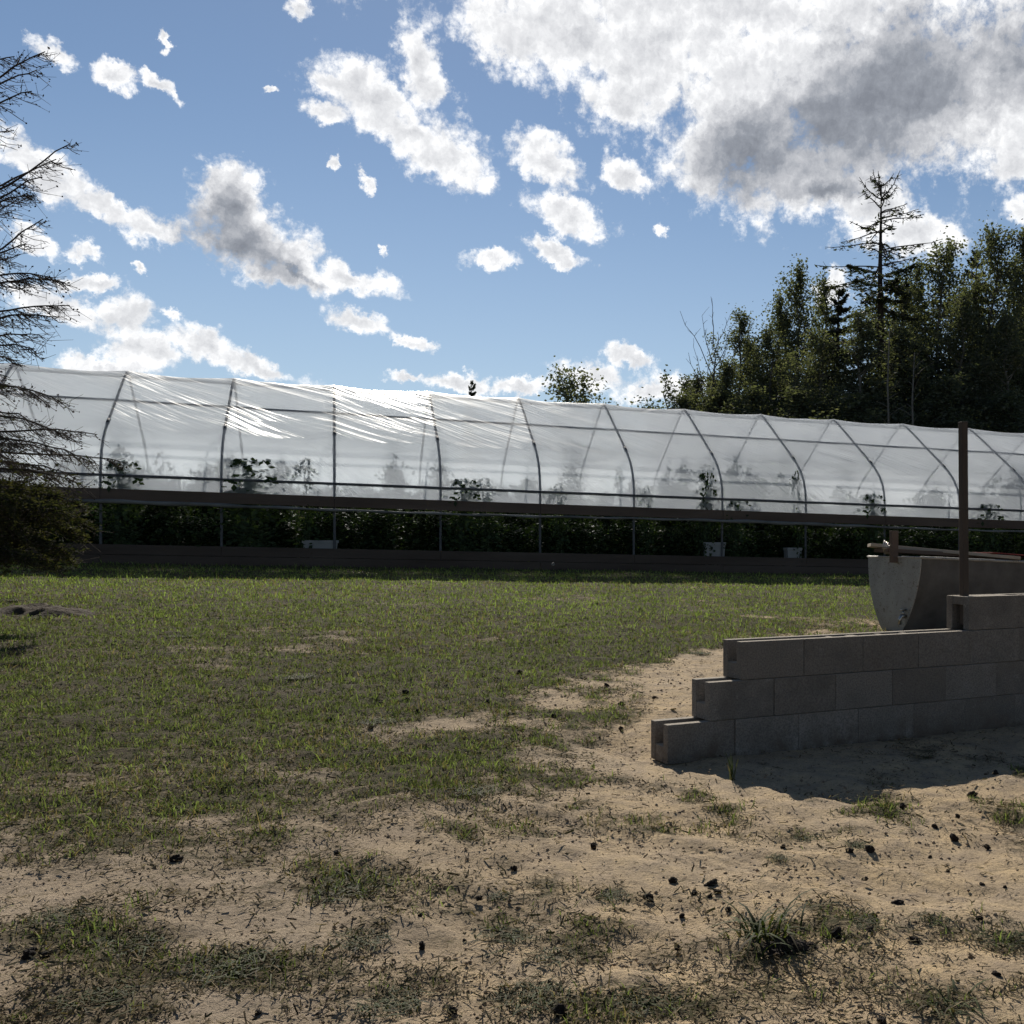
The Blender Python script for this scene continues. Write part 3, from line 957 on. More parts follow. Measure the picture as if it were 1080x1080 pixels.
more = [(905, 892, 'little dark tuft on sand beyond the largest tuft, beside small clods', T1, 1.1), (1062, 990, 'bushy green weed tuft at the right edge of the yard', T0, 1.5),
        (985, 970, 'thin weed tuft near the right edge, left of a bushier one', T1, 1.2), (380, 992, 'dark weed tuft between wide low tuft and bottom edge', T0, 1.2),
        (410, 1058, 'olive weed tuft at the bottom edge, left of the middle', T0, 1.3), (560, 1052, 'ragged weed tuft at the bottom edge beside a big dark clod', T0, 1.4),
        (675, 1060, 'sprawling weed tuft at the bottom edge right of the big dark clod', T0, 1.5), (582, 1010, 'small weed tuft below the small round green tuft', T1, 1.2),
        (130, 998, 'dark weed tuft near the lower left clods', T0, 1.5), (60, 968, 'dark weed tuft above the pair of touching black clods', T0, 1.2),
        (240, 1020, 'wide dark weed patch left of the middle near the bottom', T0, 1.7), (395, 762, 'clump of longer grass in front of the bare strip on the lawn', T0, 1.6),
        (312, 715, 'dark green clump in the middle of the lawn', T0, 2.0), (190, 672, 'bright green clump toward the left of the lawn', T0, 1.8),
        (100, 1050, 'olive weed tuft in the bottom left corner', T0, 1.4), (740, 690, 'dry weed sprig on bare soil behind the left end of the block wall', T1, 1.8),
        (500, 835, 'weed clump on the ragged lower rim of the turf', T0, 1.4), (905, 975, 'scruffy weed tuft among clods right of the largest tuft', T1, 1.5),
        (14, 634, 'dark grass clump at the left edge on the low soil mound', T0, 2.2), (62, 640, 'dark grass clump at the right foot of the low soil mound', T0, 2.2), (40, 652, 'dark grass clump in front of the low soil mound', T0, 2.0),
        (525, 945, 'small bright green sprig right of a clod in the middle foreground', T1, 0.8), (820, 905, 'tiny green sprig on sand ahead of the wall shadow', T1, 0.8)]
for i, (u, v, lb, src, sc_) in enumerate(more):
    o = src.copy(); COL.objects.link(o)
    place_tuft(o, u, v, lb, sc_, 1.3 * i)

# clod of dug soil under the big tuft
def crumbs():
    r = np.random.default_rng(77); V = []; Fc = []; n0 = 0
    src = [[(v.co.x, v.co.y, v.co.z) for v in m_.vertices] for m_ in CLM]; fs = [[tuple(p.vertices) for p in m_.polygons] for m_ in CLM]
    for i in range(46):
        k = i % 5; q = r.normal(0, 1, 2) * (.045, .022); rad = .010 + .016 * r.random() * math.exp(-(q[0] / .07) ** 2)
        z = .022 * math.exp(-(q[0] / .05) ** 2 - (q[1] / .03) ** 2) * r.random()
        a_ = r.random() * 6.28; ca, sa = math.cos(a_), math.sin(a_)
        for (x, y, zz) in src[k]: V.append((q[0] + rad * (x * ca - y * sa), q[1] + rad * (x * sa + y * ca), z + rad * zz))
        Fc += [tuple(j + n0 for j in f) for f in fs[k]]; n0 += len(src[k])
    mb = MB(); mb.add(V, Fc); return mb.build('soil_lump', M['clod'])


o = crumbs()
x, y = ground_at(832, 1002); o.location = (x, y, g1(x, y) + .002)
tag(o, 'crumbly dark lump of dug soil under the largest arching grass tuft', 'soil lump')

# mound at the left
def mound():
    x0, y0 = ground_at(18, 652)
    y0 += 0.35
    n = 60
    gx = np.linspace(-1.3, 1.0, n); gy = np.linspace(-0.9, 0.9, n)
    X, Y = np.meshgrid(gx, gy)
    hgt = .12 * np.exp(-((X / .62) ** 2 + (Y / .42) ** 2)) * (0.6 + .8 * fbm(X * 3 + 9, Y * 3, 5, 4)) + .14 * (fbm(X * 8, Y * 8, 15, 4, .65) - .5) * np.exp(-((X / .7) ** 2 + (Y / .5) ** 2)) - .05
    Z = hgt + gz(X + x0, Y + y0) - g1(x0, y0)
    V = np.stack([X, Y, Z], -1).reshape(-1, 3)
    i = np.arange(n - 1)[:, None] * n + np.arange(n - 1)[None]
    q = np.stack([i, i + 1, i + n + 1, i + n], -1).reshape(-1)
    o = fast_mesh('soil_mound', V, q, np.full((n - 1) ** 2, 4), M['mound_soil'], None, True)
    o.location = (x0, y0, g1(x0, y0))
    tag(o, 'low mound of dark bare soil at the left edge of the lawn under the conifer', 'soil mound')


mound()

# ------------------------------------------------------------------ block wall
BL, BH, BT = 0.3815, 0.1936, 0.190
WD = np.array([0.8813, 0.4726]); WN = np.array([-0.4726, 0.8813])
W0 = np.array([-0.176, 5.2]); WZ = EYE - 1.0756


def block_mesh(kind):
    """hollow block, origin at bottom front left: x along, y depth, z up"""
    mb = MB(); L, H, T, s = BL - 0.0012, BH - 0.0008, BT, 0.048
    mb.box((L / 2, s / 2, H / 2), (L, s, H))
    mb.box((L / 2, T - s / 2, H / 2), (L, s, H))
    if kind == 'channel':       # low solid web, open channel on top
        hw = H * 0.42
        mb.box((L / 2, T / 2, hw / 2), (L - 0.004, T - 2 * s, hw))
    elif kind == 'inverted':
        hw = H * 0.42
        mb.box((L / 2, T / 2, H - hw * .31), (L - 0.004, T - 2 * s, hw * .6))
        mb.box((L * .5, T / 2, H * .36), (0.03, T - 2 * s - .001, H * .6))
    elif kind == 'mixed':       # channel at the left half, core at the right half
        mb.box((L * .30, T / 2, H * .21), (L * .6 - .008, T - 2 * s, H * .42))
        for xx in (0.62, 0.97):
            mb.box((L * xx, T / 2, H / 2 - .002), (0.03, T - 2 * s, H - .006))
    else:
        for xx in (0.045, 0.5, 0.955):
            mb.box((L * xx, T / 2, H / 2 - .002), (0.03, T - 2 * s, H - .006))
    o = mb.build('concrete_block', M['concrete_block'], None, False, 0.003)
    COL.objects.unlink(o)
    return o


def core_fill():
    mb = MB(); hz = BH - .012
    for xx in (.27, .73):
        n = 14; V = [(BL * xx + .070 * math.cos(6.2832 * i / n), BT / 2 + .058 * math.sin(6.2832 * i / n), z) for z in (hz - .05, hz) for i in range(n)]
        V.append((BL * xx, BT / 2, hz + .010))
        mb.add(V, [(i, (i + 1) % n, n + (i + 1) % n, n + i) for i in range(n)] + [(n + i, n + (i + 1) % n, 2 * n) for i in range(n)])
    return mb.build('core_fill', M['mortar_sand'], None, True)


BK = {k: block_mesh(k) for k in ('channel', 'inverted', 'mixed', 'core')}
ordn = ['first', 'second', 'third', 'fourth', 'fifth', 'sixth', 'seventh', 'eighth', 'ninth']
courses = [('bottom course', 0.0, 9), ('second course up', 0.603, 8), ('third course up', 1.083, 8), ('short top course', 5.05, 4)]
for ci, (cn, st, cnt) in enumerate(courses):
    for b in range(cnt):
        if ci == 3: kind = 'inverted' if b < 1 else 'core'
        elif b == 0: kind = 'channel'
        elif ci == 2: kind = ['channel', 'mixed', 'core', 'channel', 'core', 'core', 'core', 'core'][b]
        else: kind = 'core'
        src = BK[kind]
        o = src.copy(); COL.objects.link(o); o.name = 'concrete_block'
        n_ = st + b
        # the wall bows a little
        bow = -0.010 * math.sin(n_ / 6 * PI) + random.uniform(-.002, .002)
        p = W0 + WD * (n_ * BL) + WN * bow
        o.location = (p[0], p[1], WZ + ci * BH + (0.002 * ci))
        o.rotation_euler = (0, 0, math.atan2(WD[1], WD[0]) + random.uniform(-.005, .005))
        if b == 0:
            lb = {0: 'grey notched concrete block at the left end of the bottom course of the block wall',
                  1: 'grey notched concrete block at the left end of the second course of the block wall',
                  2: 'grey notched concrete block at the left end of the third course of the block wall',
                  3: 'grey block with square hole in its end, starting the short top course below the post'}[ci]
        else:
            lb = f'grey concrete block, {ordn[b]} from the left in the {cn} of the block wall'
        tag(o, lb, 'concrete block', 'blocks of the dry stacked wall')
        if ci == 3 and b > 0:
            cf = core_fill(); cf.parent = o

# sand caught in the cores of the top course
for k in range(1, 3):
    pass
# wooden post in the top course
ps = W0 + WD * (5.05 * BL + 0.052) + WN * 0.088
base_z = WZ + 3 * BH + 0.03
top_z = EYE + (575 - 445) * (ps[1]) / F
mb = MB(); hh = top_z - base_z
mb.box((0, 0, hh / 2), (0.040, 0.040, hh))
post = mb.build('wooden_post', M['weathered_wood'], None, False, 0.003)
post.location = (ps[0], ps[1], base_z); post.rotation_euler = (0, math.radians(-.5), math.radians(24))
tag(post, 'tall thin weathered grey post standing in the top of the block wall', 'post')

# ------------------------------------------------------------------ metal trough with boards
def trough():
    A = np.array([0.883, 0.469]); Bk = np.array([-0.469, 0.883])
    Wd, Ht, Ln = 0.90, 0.82, 2.6
    c0 = at(970, 588, 11.0)
    gx, gy = c0.x, c0.y
    zt = c0.z; zb = zt - Ht
    root = empty('metal_trough', (gx, gy, zb), math.atan2(A[1], A[0]))
    root.rotation_euler = (0, math.radians(2.2), math.atan2(A[1], A[0]))
    tag(root, 'grey metal trough with rounded bottom and spotted end panel standing behind the block wall', 'trough')
    prof = []
    K = 22
    hs = [Ht * (0.5 - 0.5 * math.cos(PI * i / K)) ** 1.0 for i in range(K + 1)]
    def hw(h): return Wd / 2 * (0.27 + 0.73 * (1 - (1 - h / Ht) ** 1.9) ** 0.8)
    front = [(Wd / 2 - hw(h), h) for h in hs]          # local y (depth 0..Wd), z
    back = [(Wd / 2 + hw(h), h) for h in hs]
    loop = front[::-1] + back
    n = len(loop)
    mb = MB()
    xs = np.linspace(0, Ln, 14)
    V = []
    for x in xs:
        for (y, z) in loop: V.append((x, y, z))
    Fc = []
    for i in range(len(xs) - 1):
        for j in range(n - 1):
            Fc.append((i * n + j, i * n + j + 1, (i + 1) * n + j + 1, (i + 1) * n + j))
    mb.add(V, Fc)
    o = mb.build('shell', M['trough_side_shaded'], root, True)
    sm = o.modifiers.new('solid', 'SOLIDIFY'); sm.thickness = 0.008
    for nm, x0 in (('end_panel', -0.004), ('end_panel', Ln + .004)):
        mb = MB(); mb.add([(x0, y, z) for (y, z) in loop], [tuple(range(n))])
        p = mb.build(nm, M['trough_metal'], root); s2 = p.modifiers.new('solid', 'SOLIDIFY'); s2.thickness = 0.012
    # rolled rim
    mb = MB()
    mb.tube([(-.02, -.006, Ht), (Ln, -.006, Ht)], .014, 8); mb.tube([(-.02, Wd + .006, Ht), (Ln, Wd + .006, Ht)], .014, 8)
    mb.tube([(-.012, 0, Ht), (-.012, Wd, Ht)], .012, 8)
    mb.build('rim', M['trough_metal'], root, True)
    # drain tap on the end panel
    mb = MB()
    mb.tube([(0, .22, .20), (-.07, .22, .20), (-.09, .22, .17), (-.09, .22, .11)], [.022, .022, .02, .017], 10)
    mb.tube([(-.05, .22, .20), (-.05, .22, .26)], .010, 8); mb.box((-.05, .22, .265), (.09, .022, .018))
    mb.tube([(-.002, .22, .20), (-.012, .22, .20)], .036, 12)
    mb.build('drain_tap', M['brass'], root, True)
    # skids
    for x in (.35, Ln - .35):
        mb = MB(); mb.box((x, Wd / 2, -.05), (.09, .7, .16))
        mb.build('skid', M['hip_wood'], root, False, .004)
    mw = Matrix.Translation(root.location) @ root.rotation_euler.to_matrix().to_4x4()
    return root, mw, Wd, Ht, Ln


tr_root, TM, tW, tH, tL = trough()


def lay_board(name, m_, pts_local, width, th, label, cat, across):
    """a flat board between two points given in the frame of the trough"""
    a_ = TM @ Vector(pts_local[0]); b_ = TM @ Vector(pts_local[1])
    d = (b_ - a_); L = d.length; d.normalize()
    s = (TM.to_3x3() @ Vector(across)); s = (s - d * s.dot(d)).normalized(); u_ = d.cross(s)
    if u_.z < 0: u_ = -u_; s = -s
    R = Matrix((d, s, u_)).transposed()
    mb = MB(); mb.box((L / 2, 0, 0), (L, width, th))
    o = mb.build(name, m_, None, False, .003)
    o.matrix_world = Matrix.Translation(a_) @ R.to_4x4()
    tag(o, label, cat)
    return o


lay_board('plank', M['tan_plank'], ((-.10, .78, tH + .125), (1.36, .03, tH + .035)), .22, .035, 'long pale plank laid slantwise across the top of the metal trough', 'plank', (0, 1, 0))
lay_board('plank', M['hip_wood'], ((-.06, .62, tH + .072), (1.5, .30, tH + .015 + .025)), .34, .04, 'dark plank under the pale plank on the metal trough', 'plank', (0, 1, 0))
lay_board('painted_sheet', M['red_sheet'], ((1.02, .42, tH + .085), (2.55, .40, tH + .05)), .75, .012, 'dull red sheet lying over the far end of the metal trough', 'sheet', (0, 1, 0))
mb = MB(); mb.box((0, 0, .17), (.085, .05, .34))
stub = mb.build('wooden_stub', M['hip_wood'], None, False, .004)
stub.location = TM @ Vector((-.05, .40, tH - .06)); stub.rotation_euler = (0, 0, math.radians(28))
tag(stub, 'short dark upright board fixed at the end of the metal trough beside the plank', 'board')
mb = MB()
for k in range(5):
    mb.tube([(-.03 + .012 * k, 0, -.05), (-.06 + .02 * k + .01 * random.random(), .01, .03), (-.03 + .02 * k, 0, .10 - .015 * k)], .006, 5)
chain = mb.build('chain', M['brass'], None, True)
chain.location = TM @ Vector((-.06, .50, tH + .08))
tag(chain, 'rusty bent wire loops hung beside the dark upright board on the trough', 'wire')

# ------------------------------------------------------------------ greenhouse
A2 = np.array([0.9436, 0.3312]); B2 = np.array([-0.3312, 0.9436])
G0 = np.array([-9.99, 17.6]); GZ0 = EYE - 0.306; SL = -0.0222; BAY = 1.83
YAW = math.atan2(A2[1], A2[0])
N0, N1 = -4, 15
HALF = 2.45


def gw(u, t_, h):
    p = G0 + A2 * u + B2 * t_
    return Vector((p[0], p[1], GZ0 + SL * u + h))


prof_half = [(0, 0), (0, 0.3), (0, 0.9), (0, 1.5), (0.02, 1.72), (0.09, 1.92), (0.22, 2.10), (0.40, 2.27), (0.64, 2.44), (1.0, 2.67), (1.395, 2.92), (1.9, 3.25), (2.30, 3.49), (2.45, 3.56)]
prof_full = prof_half + [(2 * HALF - a_, b_) for (a_, b_) in prof_half[::-1][1:]]


def smooth_prof(pts, n):
    P_ = np.array(pts, float)
    s = np.concatenate([[0], np.cumsum(np.hypot(*np.diff(P_, axis=0).T))])
    q = np.linspace(0, s[-1], n)
    return np.stack([np.interp(q, s, P_[:, 0]), np.interp(q, s, P_[:, 1])], -1), q


gh = empty('greenhouse', gw(0, 0, 0), YAW)
tag(gh, 'long hoop greenhouse under milky plastic film with open rolled up side', 'greenhouse')


def L3(u, t_, h): return (u, t_, h + SL * u)


# film from hip board over the ridge to the far hip board
def film():
    full = np.array(prof_full)
    # keep h>=1.24 and a slight offset outwards
    dense, s = smooth_prof(prof_full, 1200)
    ok = dense[:, 1] >= 1.20
    dense = dense[ok]; 
    d = np.gradient(dense, axis=0); d /= np.linalg.norm(d, axis=1, keepdims=True)
    nrm = np.stack([-d[:, 1], d[:, 0]], -1)
    idx = np.linspace(0, len(dense) - 1, 110).astype(int)
    pr = dense[idx]; nr = nrm[idx]
    ss = np.concatenate([[0], np.cumsum(np.hypot(*np.diff(pr, axis=0).T))])
    per = 28
    us = np.linspace(N0 * BAY, N1 * BAY, (N1 - N0) * per + 1)
    U, Si = np.meshgrid(us, ss, indexing='ij')
    fr = (U / BAY) % 1.0
    tot = ss[-1]; q = Si / tot
    roof = sstep(.12, .22, q) * (1 - sstep(.78, .88, q))
    ridge = np.exp(-((q - .5) / .05) ** 2)
    sag = np.sin(PI * fr) ** 0.8
    dsp = 0.028 - (0.030 * roof + 0.010) * sag - 0.012 * ridge * sag
    # diagonal tension folds fading out from the ridge
    bay = np.floor(U / BAY)
    amp = 0.5 + vnoise(bay * 1.7, np.floor(q * 2) * 3.1, 7)
    side = np.minimum(Si, tot - Si)
    dia = side * 1.0 + (U) * 0.55
    fold = (fbm(dia * 3.2, U * 0.35, 23, 2) - .5)
    dsp = dsp + 0.035 * fold * roof * amp * sag
    dsp = dsp + 0.008 * (fbm(U * 1.2, Si * 1.6, 29, 3) - .5)
    dsp = np.maximum(dsp, -0.06)
    T = pr[None, :, 0] + nr[None, :, 0] * dsp
    H = pr[None, :, 1] + nr[None, :, 1] * dsp
    nx, ny = len(us), len(ss)
    V = np.stack([U, T, H + SL * U], -1).reshape(-1, 3)
    i = np.arange(nx - 1)[:, None] * ny + np.arange(ny - 1)[None]
    qd = np.stack([i, i + ny, i + ny + 1, i + 1], -1).reshape(-1)
    o = fast_mesh('film', V, qd, np.full((nx - 1) * (ny - 1), 4), M['poly_film'], gh, True)
    uvl = o.data.uv_layers.new(name='film')
    uvv = np.stack([U, Si], -1).reshape(-1, 2)[qd]
    uvl.data.foreach_set('uv', uvv.astype(np.float32).ravel())
    # end sheets
    for ue in (N0 * BAY - .01, N1 * BAY + .01):
        P_ = [p for p in prof_full]
        mb = MB(); mb.add([L3(ue, a_, b_) for a_, b_ in P_], [tuple(range(len(P_)))])
        e = mb.build('end_film', M['poly_film'], gh)
        ul = e.data.uv_layers.new(name='film')
        for li, lp in enumerate(e.data.loops):
            co = e.data.vertices[lp.vertex_index].co; ul.data[li].uv = (co.y, co.z)


film()
pf, _ = smooth_prof(prof_full, 72)
for n_ in range(N0, N1 + 1):
    u = n_ * BAY
    mb = MB(); mb.tube([L3(u, a_, b_) for a_, b_ in pf], .023, 8)
    arch = mb.build('arch', M['galvanised'], gh, True)
    for (a_, b_) in ((.62, 2.425), (2 * HALF - .62, 2.425)):
        mb = MB()
        d = (.83, .56) if a_ < 2 else (.83, -.56)
        mb.tube([L3(u, a_ - .07 * d[0], b_ - .07 * d[1]), L3(u, a_ + .07 * d[0], b_ + .07 * d[1])], .033, 8)
        mb.build('coupler', M['galvanised'], arch, True)
u0, u1 = N0 * BAY, N1 * BAY


def run(name, m_, t_, h, r):
    mb = MB(); mb.tube([L3(u0, t_, h), L3((u0 + u1) / 2, t_, h), L3(u1, t_, h)], r, 8)
    return mb.build(name, M[m_], gh, True)


run('side_rail', 'galvanised', -.012, 1.475, .024); run('side_rail', 'galvanised', 2 * HALF + .012, 1.475, .024)
run('purlin', 'galvanised', 1.42, 2.885, .022)
run('ridge_pipe', 'galvanised', HALF, 3.46, .020)
for t_, nm in ((-.045, 'hip_board'), (2 * HALF + .045, 'hip_board')):
    k = u0
    while k < u1 - .1:      # boards butted end to end
        e = min(k + BAY * 2, u1)
        mb = MB(); mb.box(((k + e) / 2, t_, 1.155 + SL * (k + e) / 2), (e - k - .004, .036, .185), Matrix.Rotation(-math.atan(SL), 3, 'Y'))
        mb.build(nm, M['hip_wood'], gh, False, .004)
        k = e
# rolled up side film under the hip board
mb = MB(); pts = []; rr = []
for i in range(160):
    u = u0 + (u1 - u0) * i / 159
    pts.append(L3(u, -.055 + .012 * math.sin(u * 2.1), 1.035 - .035 * (0.5 - .5 * math.cos(u * 2 * PI / (BAY * 6))) + .006 * math.sin(u * 5)))
    rr.append(.022 + .018 * max(0, math.sin(u * .55 + 1.1)) ** 2 + .005 * math.sin(u * 7.3))
mb.tube(pts, rr, 9)
tubeo = mb.build('rolled_film', M['rolled_poly'], gh, True)
mb = MB(); mb.tube([(p[0], p[1] + 2 * HALF + .11, p[2]) for p in pts], rr, 9); mb.build('rolled_film', M['rolled_poly'], gh, True)
for t_ in (-.045, 2 * HALF + .045):
    for row, (zc, hh_) in enumerate(((.068, .170), (.242, .166))):
        k = u0 - (BAY * row)
        while k < u1 - .1:
            s0, e = max(k, u0), min(k + BAY * 2, u1)
            mb = MB(); mb.box(((s0 + e) / 2, t_ + .003 * row, zc + SL * (s0 + e) / 2), (e - s0 - .004, .042, hh_), Matrix.Rotation(-math.atan(SL), 3, 'Y'))
            mb.build('base_board', M['base_wood'], gh, False, .004)
            k += BAY * 2

# ------------------------------------------------------------------ plants
def leaf_quads(P_, size, r, tilt=1.0, aspect=.55):
    """one kite shaped leaf at every point"""
    n = len(P_)
    a_ = r.random(n) * 2 * PI; b = r.normal(0, .6 * tilt, n)
    d = np.stack([np.cos(a_) * np.cos(b), np.sin(a_) * np.cos(b), np.sin(b) - .2], -1)
    rr_ = r.normal(size=(n, 3)); s = np.cross(d, rr_); s /= np.maximum(np.linalg.norm(s, axis=1, keepdims=True), 1e-6)
    sz = (size * (.6 + .8 * r.random(n)))[:, None]
    V = np.stack([P_ - d * sz * .5, P_ + s * sz * aspect * .5, P_ + d * sz * .5, P_ - s * sz * aspect * .5], 1)
    return V.reshape(-1, 3)


def tomato(seed, H=1.7, n_st=5, wide=.32, leaves=1700, size=.085):
    r = np.random.default_rng(seed)
    root = empty('tomato_plant', (0, 0, 0))
    mb = MB(); C = []
    for i in range(n_st):
        a_ = r.random() * 6.28; rad = wide * (.15 + .85 * r.random())
        hh_ = H * (.65 + .4 * r.random())
        pts = [(0, 0, 0)]
        for k in range(1, 7):
            f = k / 6
            pts.append((math.cos(a_) * rad * f + r.normal(0, .03), math.sin(a_) * rad * f + r.normal(0, .03), hh_ * f - .10 * max(0, f - .8)))
        mb.tube(pts, np.linspace(.011, .004, 7), 5)
        P_ = np.array(pts)
        for k in range(leaves // n_st // 8):
            f = (.08 + .92 * r.random()) * 6; j = min(int(f), 5); q = P_[j] + (P_[j + 1] - P_[j]) * (f - j)
            az_ = r.random() * 6.28; Lf = .14 + .2 * r.random()
            d = np.array([math.cos(az_), math.sin(az_), .25 - .7 * r.random()]) * Lf
            for m_ in range(8):
                g = (m_ + 1) / 8
                C.append(q + d * g + np.array([0, 0, -.12 * g * g]) + r.normal(0, .022, 3))
    mb.build('stem', M['stem_green'], root, True)
    quads('foliage', leaf_quads(np.array(C), size, r, 1.0, .6), M['tomato_leaf'], root)
    return root


TP = [tomato(10 + i, 1.55 + .15 * i) for i in range(3)]
first = [True] * 3
for row, (t_, dens_) in enumerate(((.42, .46), (1.45, .62), (3.1, .75), (4.35, .75))):
    u = u0 + .5 + row * .2
    while u < min(u1 - .4, 26):
        x = u + random.uniform(-.12, .12)
        i = random.randrange(3)
        hs = random.uniform(.80, 1.05) * (0.72 if row == 0 else 1.08)
        if row > 0: hs *= 0.85 + 0.75 * float(vnoise(np.array([u * .45]), np.array([row * 4.0]), 13)[0])
        loc = gw(x, t_ + random.uniform(-.1, .1), 0)
        lb = 'leafy dark green tomato plant growing in the row inside the greenhouse'
        if first[i]:
            o = TP[i]; o.location = loc; o.rotation_euler = (0, 0, random.uniform(0, 6)); first[i] = False; o.scale = (1, 1, hs)
            tag(o, lb, 'plant', 'tomato plants inside the greenhouse')
        else:
            dup(TP[i], loc, random.uniform(0, 6), (1.05, 1.05, hs), lb, 'tomato plants inside the greenhouse', 'plant')
        u += dens_
# rank growth on the far side of the greenhouse
def bush(seed):
    r = np.random.default_rng(seed); root = empty('bush', (0, 0, 0)); mb = MB(); C = []
    for i in range(16):
        a_ = r.random() * 6.28; L_ = .5 + .5 * r.random(); el_ = .5 + .9 * r.random()
        d = np.array([math.cos(a_) * math.cos(el_) * 1.3, math.sin(a_) * math.cos(el_), math.sin(el_)]) * L_
        mb.tube([(0, 0, 0), d * .5 + r.normal(0, .03, 3), d], [.014, .009, .004], 4)
        C.append(d * (.25 + .8 * r.random((150, 1))) + r.normal(0, .13, (150, 3)))
    mb.build('stems', M['bark_dark'], root, True)
    P_ = np.concatenate(C); P_[:, 2] = np.abs(P_[:, 2])
    quads('foliage', leaf_quads(P_, .13, r, 1, .7), M['poplar_leaf'], root)
    return root


bA = bush(41); k = 0
for u in np.arange(u0 - 1, 32, .8):
    loc = gw(u + random.uniform(-.2, .2), 6.2 + random.uniform(-.3, .3), 0)
    lb = 'dark leafy bush growing along the far side of the greenhouse'
    sc_ = (1.15, 1.1, random.uniform(1.0, 1.45))
    if k == 0:
        bA.location = loc; bA.scale = sc_; tag(bA, lb, 'bush', 'bushes on the far side of the greenhouse')
    else:
        dup(bA, loc, random.uniform(0, 6), sc_, lb, 'bushes on the far side of the greenhouse', 'bush')
    k += 1
# taller ones leaning against the film
TT = tomato(31, 1.62, 5, .16, 1300, .075)
tag(TT, 'x', 'plant')
TT2 = tomato(33, 1.75, 3, .12, 700, .075)
tops = [(128, 487, 'dark leafy plant pressed against the film at the left end behind the conifer branches', TT, .22), (262, 485, 'broad leafy plant pressed against the film between first and second arches from the left', TT, .3),
        (326, 493, 'narrow leafy plant pressed against the film just left of the third arch', TT2, .14), (488, 506, 'low leafy plant pressed against the film right of the fourth arch, brightest bay', TT, .2),
        (744, 500, 'tall bushy plant against the film at the arch above the white bin on the right', TT, .13), (842, 505, 'slim upright plant against the film beyond the tall bushy plant', TT2, .08),
        (918, 522, 'leafy plant against the film above the trough end', TT, .2), (684, 519, 'small sprig against the film left of the tall bushy plant', TT2, .1),
        (515, 512, 'low tangle of leaves against the film beside the fourth arch plant, on its right', TT2, .2), (776, 528, 'low spreading plant against the film right of the tall bushy plant', TT, .2), (592, 517, 'short tuft of leaves just above the hip board in the middle of the greenhouse', TT2, .14), (1040, 532, 'broad plant against the film right of the tall thin post', TT, .25)]
done = set()
for (u_, v_, lb, src, wd_) in tops:
    # find position along the side where the side wall passes this bearing
    k = (u_ - PX) / F
    s_ = (k * (G0[1] + B2[1] * .07) - (G0[0] + B2[0] * .07)) / (A2[0] - k * A2[1])
    base = gw(s_, .07, 0)
    ztop = EYE + (PY - v_) / F * base.y
    hs = (ztop - base.z) / 1.62
    if src.name not in done:
        o = src; done.add(src.name); o.location = base; o.rotation_euler = (0, 0, random.uniform(0, 6)); o.scale = (wd_ / .15, .45, hs); o['label'] = lb
        tag(o, lb, 'plant', 'plants pressed against the greenhouse film')
        o.rotation_euler = (0, 0, YAW)
    else:
        o = dup(src, base, YAW, (wd_ / .15, .45, hs), lb, 'plants pressed against the greenhouse film', 'plant')

# white bins inside the open side
def bin_(u, v, wpx, hpx, label):
    k = (u - PX) / F
    s_ = (k * (G0[1] + B2[1] * .12) - (G0[0] + B2[0] * .12)) / (A2[0] - k * A2[1])
    b = gw(s_, .12, 0)
    w_ = wpx * b.y / F * .93; h_ = .30 + hpx * b.y / F
    mb = MB(); n = 4
    V = []
    for (zz, sc_) in ((0, .82), (h_ * .9, .97), (h_ * .9, 1.03), (h_, 1.03), (h_, .94), (.03, .76)):
        for (sx_, sy_) in ((-1, 0), (1, 0), (1, 1), (-1, 1)):
            V.append((sx_ * w_ / 2 * sc_, (sy_ - .5) * .22 * sc_, zz))
    Fc = [(3, 2, 1, 0)]
    for i in range(5):
        for j in range(4):
            Fc.append((i * 4 + j, i * 4 + (j + 1) % 4, (i + 1) * 4 + (j + 1) % 4, (i + 1) * 4 + j))
    Fc.append((20, 21, 22, 23))
    mb.add(V, Fc)
    o = mb.build('plastic_bin', M['white_plastic'], None, False, .006)
    o.location = b; o.rotation_euler = (0, 0, YAW)
    tag(o, label, 'bin', 'pale bins inside the open greenhouse side')


bin_(338, 567, 38, 10, 'low white plastic bin in the open side, left of the third arch post')
bin_(752, 576, 26, 16, 'white plastic bin in the open side, below the tall bushy plant')
bin_(836, 580, 18, 12, 'small grey white bin in the open side, just left of the trough')

